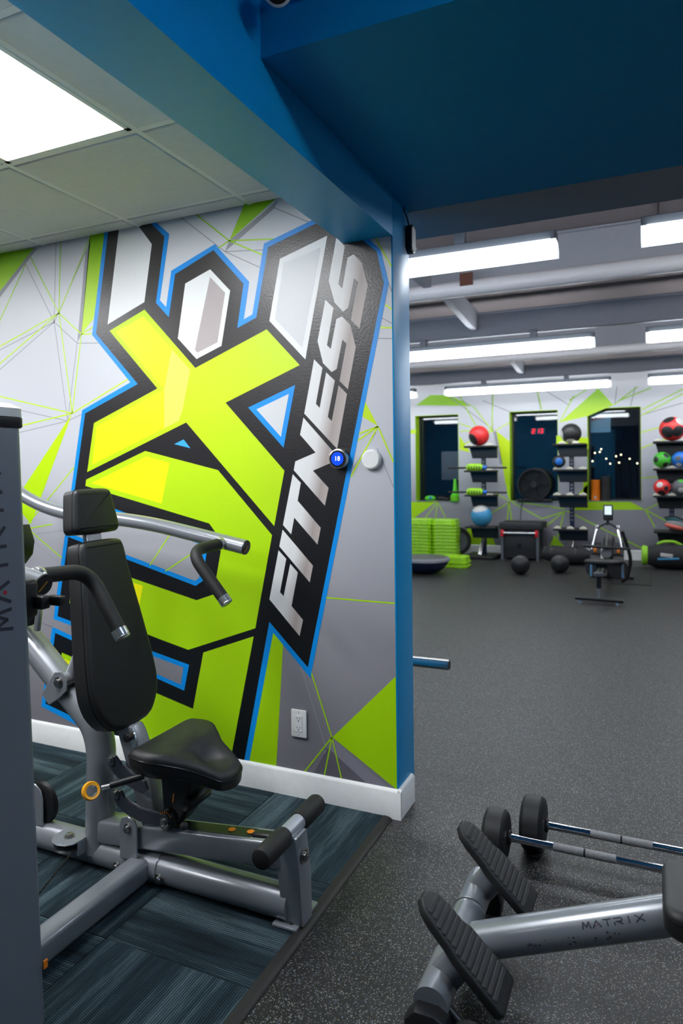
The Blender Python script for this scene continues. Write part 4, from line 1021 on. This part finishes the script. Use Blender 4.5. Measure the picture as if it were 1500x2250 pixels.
ball_rack(-1.10, 10.60, 'ball rack with black ball on top and mostly empty shelves', [(SH[0], (-.10, .09)), (SH[1], (-.18, .0, .18)), (SH[2], (-.18, 0, .18)), (SH[3], (-.18, 0, .18))])
ball_rack(.24, 10.60, 'ball rack at right edge with red and black ball on top', [(SH[0], (-.17, .15)), (SH[1], (-.19, 0, .17)), (SH[2], (-.19, 0, .17))])

def ball(c, r, m, label, patches=(), grp='medicine balls on the racks'):
    t = thing('medicine_ball', label, 'ball', (c[0], c[1], c[2] - r), grp)
    B().sphere(c, r, u=36, v=20).obj('shell', m, t)
    for d, ang, pm in patches:
        d = Vector(d).normalized()
        n = 6
        prof = [(max(r * 1.004 * math.sin(R(ang) * (n - k) / n), 1e-4), r * 1.004 * math.cos(R(ang) * (n - k) / n)) for k in range(n + 1)]
        b = B(); cc = Vector(c)
        x, y = b.frame(d); seg = 20
        rs = [[cc + d * h + (x * math.cos(2 * math.pi * q / seg) + y * math.sin(2 * math.pi * q / seg)) * rr for q in range(seg)] for rr, h in prof]
        b.rings(rs, cap=False); b.obj('panel', pm, t)
ball((-2.44, 10.55, SH[0] + .158), .155, 'ball_red', 'red medicine ball with a black panel on top of the rack', [((-.7, -.8, -.55), 38, 'ball_black')])
ball((-2.405, 10.52, SH[3] + .165), .163, 'ball_blue', 'pale blue medicine ball with grey top on the lowest shelf', [((-.1, -.35, 1), 48, 'ball_grey')])
ball((-1.085, 10.55, SH[0] + .150), .147, 'ball_black', 'black medicine ball with pale end on top of the rack', [((-1, -.25, -.15), 32, 'ball_grey'), ((.0, -.5, -.9), 26, 'cradle_cream')])
ball((.25, 10.55, SH[0] + .170), .168, 'ball_red', 'red ball with black patches on top shelf at right edge', [((-.45, -.9, -.35), 30, 'ball_black'), ((.5, -.9, -.3), 28, 'ball_black'), ((-.3, -.5, .8), 26, 'ball_black'), ((.7, -.6, .7), 24, 'ball_grey')])
ball((.118, 10.48, SH[1] + .115), .112, 'ball_green', 'green ball with black bands on the right rack', [((-.75, -.7, .1), 22, 'ball_black'), ((.5, -.7, .6), 20, 'ball_black'), ((.4, -.7, -.6), 20, 'ball_black')])
ball((.345, 10.48, SH[1] + .115), .112, 'ball_royal', 'bright blue ball beside the green ball', [((-.3, -1, .2), 18, 'ball_slate'), ((-.2, -.8, -.7), 18, 'ball_grey')])
ball((.115, 10.48, SH[2] + .112), .110, 'ball_red', 'small red ball with black panels on third shelf', [((-.3, -.9, .4), 22, 'ball_grey'), ((.5, -.9, -.1), 18, 'ball_black'), ((-.1, -.8, -.75), 24, 'ball_black')])
ball((.345, 10.48, SH[2] + .112), .112, 'ball_slate', 'slate grey ball beside the small red ball', [((.0, -1, -.3), 18, 'ball_grey'), ((0.1, -.5, .9), 20, 'ball_green')])
ball((-1.245, 10.46, SH[1] + .115), .092, 'ball_black', 'small black ball with blue disc on the middle rack', [((.1, -1, .0), 34, 'ball_royal')])
ball((-1.583, 9.13, .126), .124, 'ball_black', 'black slam ball on the floor in front of the storage chest', [((.1, -.5, .9), 26, 'ball_black')], 'slam balls on the floor')
ball((-1.125, 9.42, .122), .120, 'ball_black', 'black slam ball on the floor left of the rowing machine', [], 'slam balls on the floor')

for z, lab in ((SH[1], 'black bar with ribbed green grip on the second shelf'), (SH[2], 'black bar with ribbed green grip on the third shelf')):
    t = thing('grip_bar', lab, 'exercise bar', (-2.45, 10.44, z), 'grip bars on the rack')
    B().cyl((-2.90, 10.44, z + .04), (-2.0, 10.44, z + .035), .015, seg=12).obj('bar', 'black_plastic', t)
    B().lathe([(.03, 0), (.05, .02), (.058, .06), (.058, .19), (.05, .23), (.03, .25)], (-2.61, 10.44, z + .045), (1, 0, 0), 18).obj('grip', 'lime_plastic', t)
    for k in range(5):
        B().box((-2.56 + k * .04, 10.385, z + .04), (.010, .012, .06)).obj('grip_rib', 'black_plastic', t)
    B().cyl((-2.355, 10.44, z + .042), (-2.30, 10.44, z + .04), .036, .028, seg=14).obj('end_collar', 'ball_royal', t)

# stacked lime step risers
def riser(x, y, z, h, lab, grp, proto=[None]):
    b = B(); w, d = .385, .36
    def ring(zz, k):
        pts = []
        for px, py in [(-.5, -.36), (-.36, -.5), (-.08, -.5), (-.06, -.47), (.06, -.47), (.08, -.5), (.36, -.5), (.5, -.36), (.5, .36), (.36, .5), (-.36, .5), (-.5, .36)]:
            pts.append((x + px * w * k, y + py * d * k, zz))
        return pts
    b.rings([ring(z, .96), ring(z + .004, 1.0), ring(z + .026, 1.0), ring(z + .030, .955), ring(z + h - .006, .90 if h > .07 else .93), ring(z + h, .87 if h > .07 else .92)])
    o = b.obj('step_riser', 'lime_plastic', None, sharp=30)
    return tag(o, lab, 'step riser', grp)
ORD = ['lowest', 'second from bottom', 'third from bottom', 'fourth from bottom', 'fifth from bottom', 'sixth from top', 'fifth from top', 'fourth from top', 'third from top', 'second from top']
for x, n, nm in ((-3.335, 10, 'stack nearest the blue wall end'), (-2.945, 10, 'stack beside the black ball rack')):
    for k in range(n):
        riser(x, 10.45, k * .051, .049, 'lime step riser, %s in the tall %s' % (ORD[k], nm), 'risers in the tall ' + nm)
    riser(x, 10.45, n * .051, .095, 'topmost lime green step riser of the tall %s' % nm, 'risers in the tall ' + nm)
riser(-2.56, 9.55, 0, .05, 'lower of two lime risers behind the balance trainer', 'short pair of risers')
riser(-2.56, 9.55, .052, .10, 'upper of two lime risers behind the balance trainer', 'short pair of risers')

bt = thing('balance_trainer', 'upside-down navy half-ball balance trainer with grey deck', 'balance trainer', (-2.79, 8.85, 0))
B().lathe([(.10, .002), (.19, .02), (.26, .07), (.305, .13), (.318, .165)], (-2.79, 8.85, 0), seg=36).obj('dome', 'dome_navy', bt)
B().lathe([(.312, .16), (.33, .166), (.333, .185), (.322, .205), (.30, .21)], (-2.79, 8.85, 0), seg=36).obj('rim', 'rim_grey', bt)
B().lathe([(.302, .2), (.30, .212), (.0, .213)], (-2.79, 8.85, 0), seg=36).obj('deck', 'deck_grey', bt)
tr = thing('exercise_ring', 'grey disc with thick black rim leaning behind the green risers', 'exercise ring', (-2.87, 10.86, 0))
B().lathe([(.175, -.035), (.215, -.04), (.225, 0), (.215, .04), (.175, .035)], (-2.87, 10.84, .228), (0, -1, .12), 32, False).obj('rim', 'rubber', tr)
B().lathe([(.18, -.01), (.18, .01), (.0, .012)], (-2.87, 10.84, .228), (0, -1, .12), 32).obj('disc', 'ball_slate', tr)

# storage chest
ch = thing('storage_chest', 'black storage chest with silver bar handle and red handle ends', 'storage chest', (-1.83, 10.72, 0))
B().box2((-2.07, 10.50, .03), (-1.58, 10.98, .47), .008, 2).obj('body', 'chest_black', ch)
for x in (-2.085, -1.565):
    for y in (10.49, 10.97):
        B().box2((x - .02, y - .02, 0), (x + .02, y + .02, .46), .006, 1).obj('corner_post', 'chest_grey', ch)
lid = B().box2((-2.125, 10.45, .465), (-1.50, 11.02, .565), .012, 3).obj('lid', 'chest_black', ch)
B().box((-1.835, 10.449, .515), (.07, .006, .022), None, .004, 1).obj('latch', 'black_satin', lid)
for x in (-2.075, -1.575):
    B().box((x, 10.455, .41), (.045, .06, .10), None, .01, 2).obj('handle_end', 'red_plastic', ch)
B().cyl((-2.06, 10.435, .412), (-1.59, 10.435, .418), .015, seg=14).obj('handle_bar', 'aluminium', ch)
B().box((-1.83, 10.499, .22), (.06, .004, .07)).obj('badge', 'black_satin', ch)

# duffel bags
bgd = thing('sandbag', 'long black sandbag lying under the middle ball rack', 'bag', (-1.12, 10.32, 0))
bgx = B(); rs = []
for k in range(11):
    q = k / 10; xx = -1.47 + .66 * q; s = (1 - abs(2 * q - 1) ** 5) * .06 + .06
    rs.append([(xx, 10.28 + math.cos(R(a)) * s * 1.1, .14 + .03 * math.sin(q * 7) * .3 + math.sin(R(a)) * s) for a in range(0, 360, 24)])
bgx.rings(rs); bgx.obj('body', 'bag_black', bgd)
for x in (-1.33, -1.0):
    B().lathe([(.128, -.015), (.131, 0), (.128, .015)], (x, 10.28, .14), (1, 0, 0), 20).obj('strap', 'black_plastic', bgd)
b2 = thing('sandbag', 'black sandbag with lime ends and pale blue print at right edge', 'bag', (.12, 10.32, 0))
bgx = B(); rs = []
for k in range(11):
    q = k / 10; xx = -.12 + .66 * q; s = (1 - abs(2 * q - 1) ** 5) * .08 + .08
    rs.append([(xx, 10.28 + math.cos(R(a)) * s * 1.0, .175 + math.sin(R(a)) * s) for a in range(0, 360, 24)])
bgx.rings(rs); bgx.obj('body', 'bag_black', b2)
B().lathe([(.10, -.02), (.13, -.01), (.135, .03), (.12, .06)], (-.13, 10.28, .175), (1, 0, 0), 20).obj('end_panel', 'bag_lime', b2)
B().box((.16, 10.121, .20), (.15, .012, .05), Matrix.Rotation(R(6), 3, 'Y'), .005, 2).obj('print', 'ball_grey', b2)
B().box((.18, 10.119, .155), (.26, .012, .026), Matrix.Rotation(R(-4), 3, 'Y'), .005, 2).obj('print', 'ball_blue', b2)
B().tube([(.05, 10.28, .33), (.12, 10.26, .37), (.25, 10.26, .375), (.34, 10.28, .33)], .02, 8, .04).obj('handle', 'bag_lime', b2)
b3 = thing('gear_bag', 'teal and coral gear bag on the lowest shelf at right edge', 'bag', (.28, 10.52, SH[3]))
B().sphere((.30, 10.50, SH[3] + .085), .12, (1.35, .9, .7), rot=Matrix.Rotation(R(14), 3, 'Y')).obj('body', 'mesh_grey', b3)
B().sphere((.28, 10.46, SH[3] + .062), .10, (1.45, .9, .42), rot=Matrix.Rotation(R(14), 3, 'Y')).obj('front_pocket', 'bag_coral', b3)
B().sphere((.27, 10.50, SH[3] + .150), .085, (1.5, .9, .5), rot=Matrix.Rotation(R(10), 3, 'Y')).obj('flap', 'bag_teal', b3)
B().tube([(.14, 10.45, SH[3] + .19), (.26, 10.41, SH[3] + .215), (.40, 10.42, SH[3] + .15), (.45, 10.42, SH[3] + .05)], .012, 8, .05).obj('strap', 'black_plastic', b3)

# rowing machine
rw = thing('rowing_machine', 'black rowing machine seen from behind with lit upright monitor', 'rowing machine', (-.5, 8.2, 0))
B().box((-.505, 7.41, .045), (.46, .06, .03), Matrix.Rotation(R(1), 3, 'Y'), .008, 2).obj('rear_foot_bar', 'black_plastic', rw)
for x in (-.68, -.33):
    B().cyl((x, 7.41, 0), (x, 7.41, .035), .022, .016, seg=14).obj('leveling_foot', 'aluminium', rw)
B().box2((-.522, 7.395, .05), (-.488, 7.425, .17), .004, 1).obj('rear_leg', 'aluminium', rw)
B().box2((-.528, 7.39, .16), (-.482, 7.43, .29), .006, 1).obj('rear_leg_sleeve', 'black_plastic', rw)
B().box2((-.535, 7.38, .28), (-.475, 9.1, .325), .006, 1).obj('monorail', 'black_satin', rw)
B().box((-.505, 7.372, .305), (.10, .03, .045), None, .01, 2).obj('rail_end_cap', 'ball_slate', rw)
B().slab([(-.18, -.06), (-.12, -.11), (.12, -.11), (.18, -.06), (.16, .08), (.06, .12), (-.06, .12), (-.16, .08)], axes((-.505, 7.9, .345), (1, 0, 0), (0, 1, 0)), .042, .014, 3).obj('seat', 'vinyl_pad', rw)
B().box2((-.565, 7.84, .30), (-.445, 7.96, .345), .006, 1).obj('seat_carriage', 'black_plastic', rw)
for s in (-1, 1):
    fx = -.49 + s * .125
    f = B().box((fx, 8.5, .395), (.115, .05, .27), Matrix.Rotation(R(-38), 3, 'X'), .012, 2).obj('footrest', 'chest_black', rw)
    B().box((fx, 8.455, .43), (.03, .012, .07), Matrix.Rotation(R(-38), 3, 'X')).obj('strap', 'orange_mark', f)
    B().tube([(-.49 + s * .17, 8.45, .12), (-.49 + s * .165, 8.5, .40), (-.49 + s * .115, 8.62, .66), (-.49 + s * .115, 8.66, .69)], .018, 12, .06).obj('side_rail', 'chrome', rw)
    B().tube([(-.49 + s * .115, 8.64, .66), (-.49 + s * .07, 8.66, .70), (-.49, 8.68, .73)], .012, 10, .04).obj('monitor_arm', 'black_plastic', rw)
    B().lathe([(.10, -.012), (.112, -.012), (.114, 0), (.112, .012), (.10, .012)], (-.49 + s * .12, 8.46, .215), (.25 * s, -1, .1), 26).obj('wheel_guard', 'black_plastic', rw)
B().tube([(-.33, 8.6, .64), (-.27, 8.62, .46), (-.235, 8.62, .30), (-.28, 8.62, .10), (-.34, 8.6, .05)], .02, 12, .08).obj('guard_tube', 'black_plastic', rw)
B().lathe([(.0, -.06), (.16, -.06), (.20, -.04), (.20, .04), (.16, .06), (.0, .06)], (-.49, 8.95, .36), (1, 0, 0), 34).obj('flywheel_housing', 'chest_black', rw)
B().lathe([(.0, -.012), (.055, -.01), (.06, .0), (.055, .01)], (-.49, 8.42, .40), (0, -1, .2), 24).obj('fan_cover', 'deck_grey', rw)
B().cyl((-.745, 8.4, .478), (-.235, 8.4, .458), .016, seg=14).obj('pull_handle', 'black_plastic', rw)
B().tube([(-.49, 8.4, .47), (-.485, 8.68, .74)], .004, 8).obj('pull_chain', 'aluminium', rw)
B().tube([(-.49, 8.68, .70), (-.485, 8.68, .80)], .016, 10).obj('monitor_post', 'black_plastic', rw)
mo = B().box((-.482, 8.66, .852), (.108, .03, .185), Matrix.Rotation(R(-8), 3, 'X'), .012, 3).obj('monitor', 'black_plastic', rw)
B().box((-.482, 8.643, .878), (.076, .002, .10), Matrix.Rotation(R(-8), 3, 'X')).obj('screen', 'screen_grey', mo)
for k, mm in ((-1, 'orange_mark'), (0, 'ball_slate'), (1, 'ball_grey')):
    B().box((-.482 + k * .026, 8.650, .803), (.02, .003, .024), Matrix.Rotation(R(-8), 3, 'X')).obj('button', mm, mo)
B().tube([(-.72, 9.05, .04), (-.22, 9.05, .04)], .025, 12).obj('front_foot', 'black_plastic', rw)
B().box2((-.515, 8.9, .03), (-.465, 9.1, .3), .006, 1).obj('front_post', 'black_plastic', rw)
tag(B().box2((-.62, 8.75, 0.0), (-.02, 10.3, .006), .002, 1).obj('floor_mat', 'rubber'), 'thin black mat on the floor under the rowing machine front', 'mat')

# things on the window sills
fn = thing('drum_fan', 'round black drum fan on the middle window sill', 'fan', (-1.69, YF + .08, .862))
fc = Vector((-1.69, YF + .0, 1.125))
B().lathe([(.235, -.10), (.255, -.10), (.258, .08), (.25, .10), (.235, .10), (.235, -.10)], fc, (0, -1, 0), 40, False).obj('drum', 'black_plastic', fn)
for r_ in (.21, .17, .13, .09):
    B().lathe([(r_ - .004, -.004), (r_ + .004, -.004), (r_ + .004, .004), (r_ - .004, .004), (r_ - .004, -.004)], fc + Vector((0, -.095, 0)), (0, -1, 0), 36, False).obj('grille_ring', 'black_satin', fn)
for k in range(5):
    M = axes(fc + Vector((0, -.02, 0)), (math.cos(R(72 * k)), .3, math.sin(R(72 * k))), (0, 1, 0))
    B().slab([(.04, -.03), (.20, -.06), (.22, .02), (.04, .03)], M, .004).obj('blade', 'black_plastic', fn)
B().cyl(fc + Vector((0, -.10, 0)), fc + Vector((0, -.06, 0)), .05, seg=22).obj('hub', 'black_plastic', fn)
B().cyl(fc + Vector((0, .085, 0)), fc + Vector((0, .095, 0)), .24, seg=36).obj('back_guard', 'socket_dark', fn)
B().box2((-1.95, YF - .08, .862), (-1.43, YF + .16, .90), .01, 2).obj('base', 'black_plastic', fn)
B().tube([(-1.88, YF - .03, .87), (-1.90, YF - .03, .74), (-1.91, YF - .05, .60), (-1.90, YF - .02, .45)], .005, 8, .05).obj('power_cord', 'black_satin', fn)
def foam_roller(x, r, h, m, lab):
    t = thing('foam_roller', lab, 'foam roller', (x, YF + .09, .878), 'foam rollers on the window sill')
    b = B(); n = 9; prof = [(r - .01, 0)]
    for k in range(n):
        z = h * (k + .1) / n; prof += [(r, z), (r, z + h * .75 / n), (r - .005, z + h * .8 / n)]
    prof += [(r - .012, h)]
    b.lathe(prof, (x, YF + .09, .878), seg=24); b.obj('foam', m, t)
    B().cyl((x, YF + .09, .878 + h - .0), (x, YF + .09, .8795 + h), r * .55, seg=18).obj('core', 'socket_dark', t)
    if m == 'orange_foam': B().box((x, YF + .09 - r + .002, .93), (.03, .008, .035)).obj('badge', 'ball_grey', t)
foam_roller(-.80, .066, .315, 'orange_foam', 'orange foam roller standing on the right window sill')
foam_roller(-.655, .068, .365, 'charcoal_foam', 'charcoal foam roller standing beside the orange one')
cn = thing('speed_cone', 'tall green cone standing on the left window sill', 'cone', (-2.975, YF + .02, .849))
B().lathe([(.075, 0), (.078, .01), (.074, .10), (.055, .115), (.035, .2), (.022, .36), (.012, .372), (.0, .373)], (-2.975, YF + .02, .849), seg=22).obj('body', 'cone_green', cn)
for k in range(3):
    B().lathe([(.078, 0), (.081, .005), (.078, .01)], (-2.975, YF + .02, .865 + k * .028), seg=22).obj('ring', 'bag_lime', cn)
bb_ = thing('massage_ball', 'green half-round ball with blue spot on the left window sill', 'massage ball', (-3.42, YF + .08, .849))
B().sphere((-3.42, YF + .08, .895), .085, (1.1, .8, .55)).obj('body', 'cone_green', bb_)
B().sphere((-3.40, YF + .02, .905), .03, (1.1, .6, .8)).obj('spot', 'ball_blue', bb_)
hb2 = thing('padded_glove', 'black padded glove lying on the left window sill', 'glove', (-3.2, YF + .08, .849))
B().sphere((-3.235, YF + .08, .893), .066, (1.2, .8, .58)).obj('mitt', 'black_plastic', hb2)
B().sphere((-3.14, YF + .08, .882), .055, (1.2, .8, .6)).obj('cuff', 'black_satin', hb2)

# seen in the dark windows
sg = thing('window_sign', 'pale blue stand-in for a sign with red lettering reflected in the right window', 'sign', (-.74, YF + .24, 1.93))  # board added behind the pane to imitate the reflection of an indoor sign
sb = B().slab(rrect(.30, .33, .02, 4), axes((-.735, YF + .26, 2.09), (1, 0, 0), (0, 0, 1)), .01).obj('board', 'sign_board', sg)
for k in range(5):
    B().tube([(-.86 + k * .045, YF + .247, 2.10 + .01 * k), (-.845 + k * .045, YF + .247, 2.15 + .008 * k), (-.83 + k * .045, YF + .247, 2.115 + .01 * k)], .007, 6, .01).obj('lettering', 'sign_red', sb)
lc = thing('clock_reflection', 'glowing stand-in for a red digital clock reflected in the middle window', 'clock', (-1.68, YF + .26, 1.95))  # glowing digits added behind the glass in place of a clock's reflection
B().box((-1.68, YF + .285, 1.975), (.24, .02, .1), None, .006, 1).obj('case', 'black_satin', lc)
SEG = {'a': ((0, 1), (1, 1)), 'b': ((1, 1), (1, .5)), 'c': ((1, .5), (1, 0)), 'd': ((0, 0), (1, 0)), 'e': ((0, 0), (0, .5)), 'f': ((0, .5), (0, 1)), 'g': ((0, .5), (1, .5))}
for i, sgs in enumerate(('abged', 'bc', 'abgcd')):
    for s in sgs:
        (x0, z0), (x1, z1) = SEG[s]
        X = -1.765 + i * .062
        B().box((X + (x0 + x1) / 2 * .04, YF + .272, 1.945 + (z0 + z1) / 2 * .065), (.009 + abs(x1 - x0) * .034, .004, .009 + abs(z1 - z0) * .055)).obj('segment', 'led_red', lc)
pst = tag(B().box((-3.10, YF + .262, 1.44), (.34, .006, .48)).obj('poster_reflection', 'paper'), 'dull grey stand-in for a poster reflected in the left window', 'notice')  # sheet added behind the pane for a poster on the reflected wall
for k, (x, y, z) in enumerate([(-1.86, 16, 1.30), (-1.75, 16, 1.22), (-1.45, 16, 1.24), (-1.05, 16, 1.62), (-1.15, 16, 1.60), (-1.20, 16, 1.42), (-1.02, 16, 1.68), (-.92, 16, 1.47), (-.84, 16, 1.36), (-.62, 16, 1.55), (-.66, 16, 1.38), (-.45, 16, 1.46), (-.30, 16, 1.36), (.12, 16, 1.52), (-.72, 16, 1.52), (-1.92, 16, 1.5)]):
    t = thing('street_light', 'tiny distant street light seen through the night windows', 'street light', (x, y, -.1), 'distant street lights')
    B().sphere((x, y, z + .1), .015, u=10, v=6).obj('lamp', 'street_glow', t)
    B().cyl((x, y, -.1), (x, y, z + .08), .012, seg=6).obj('pole', 'window_frame_dark', t)
struct(B().box2((-9, YF + .4, -.2), (7, 18, -.1)).obj('ground', 'strip_rubber'), 'dark ground outside')
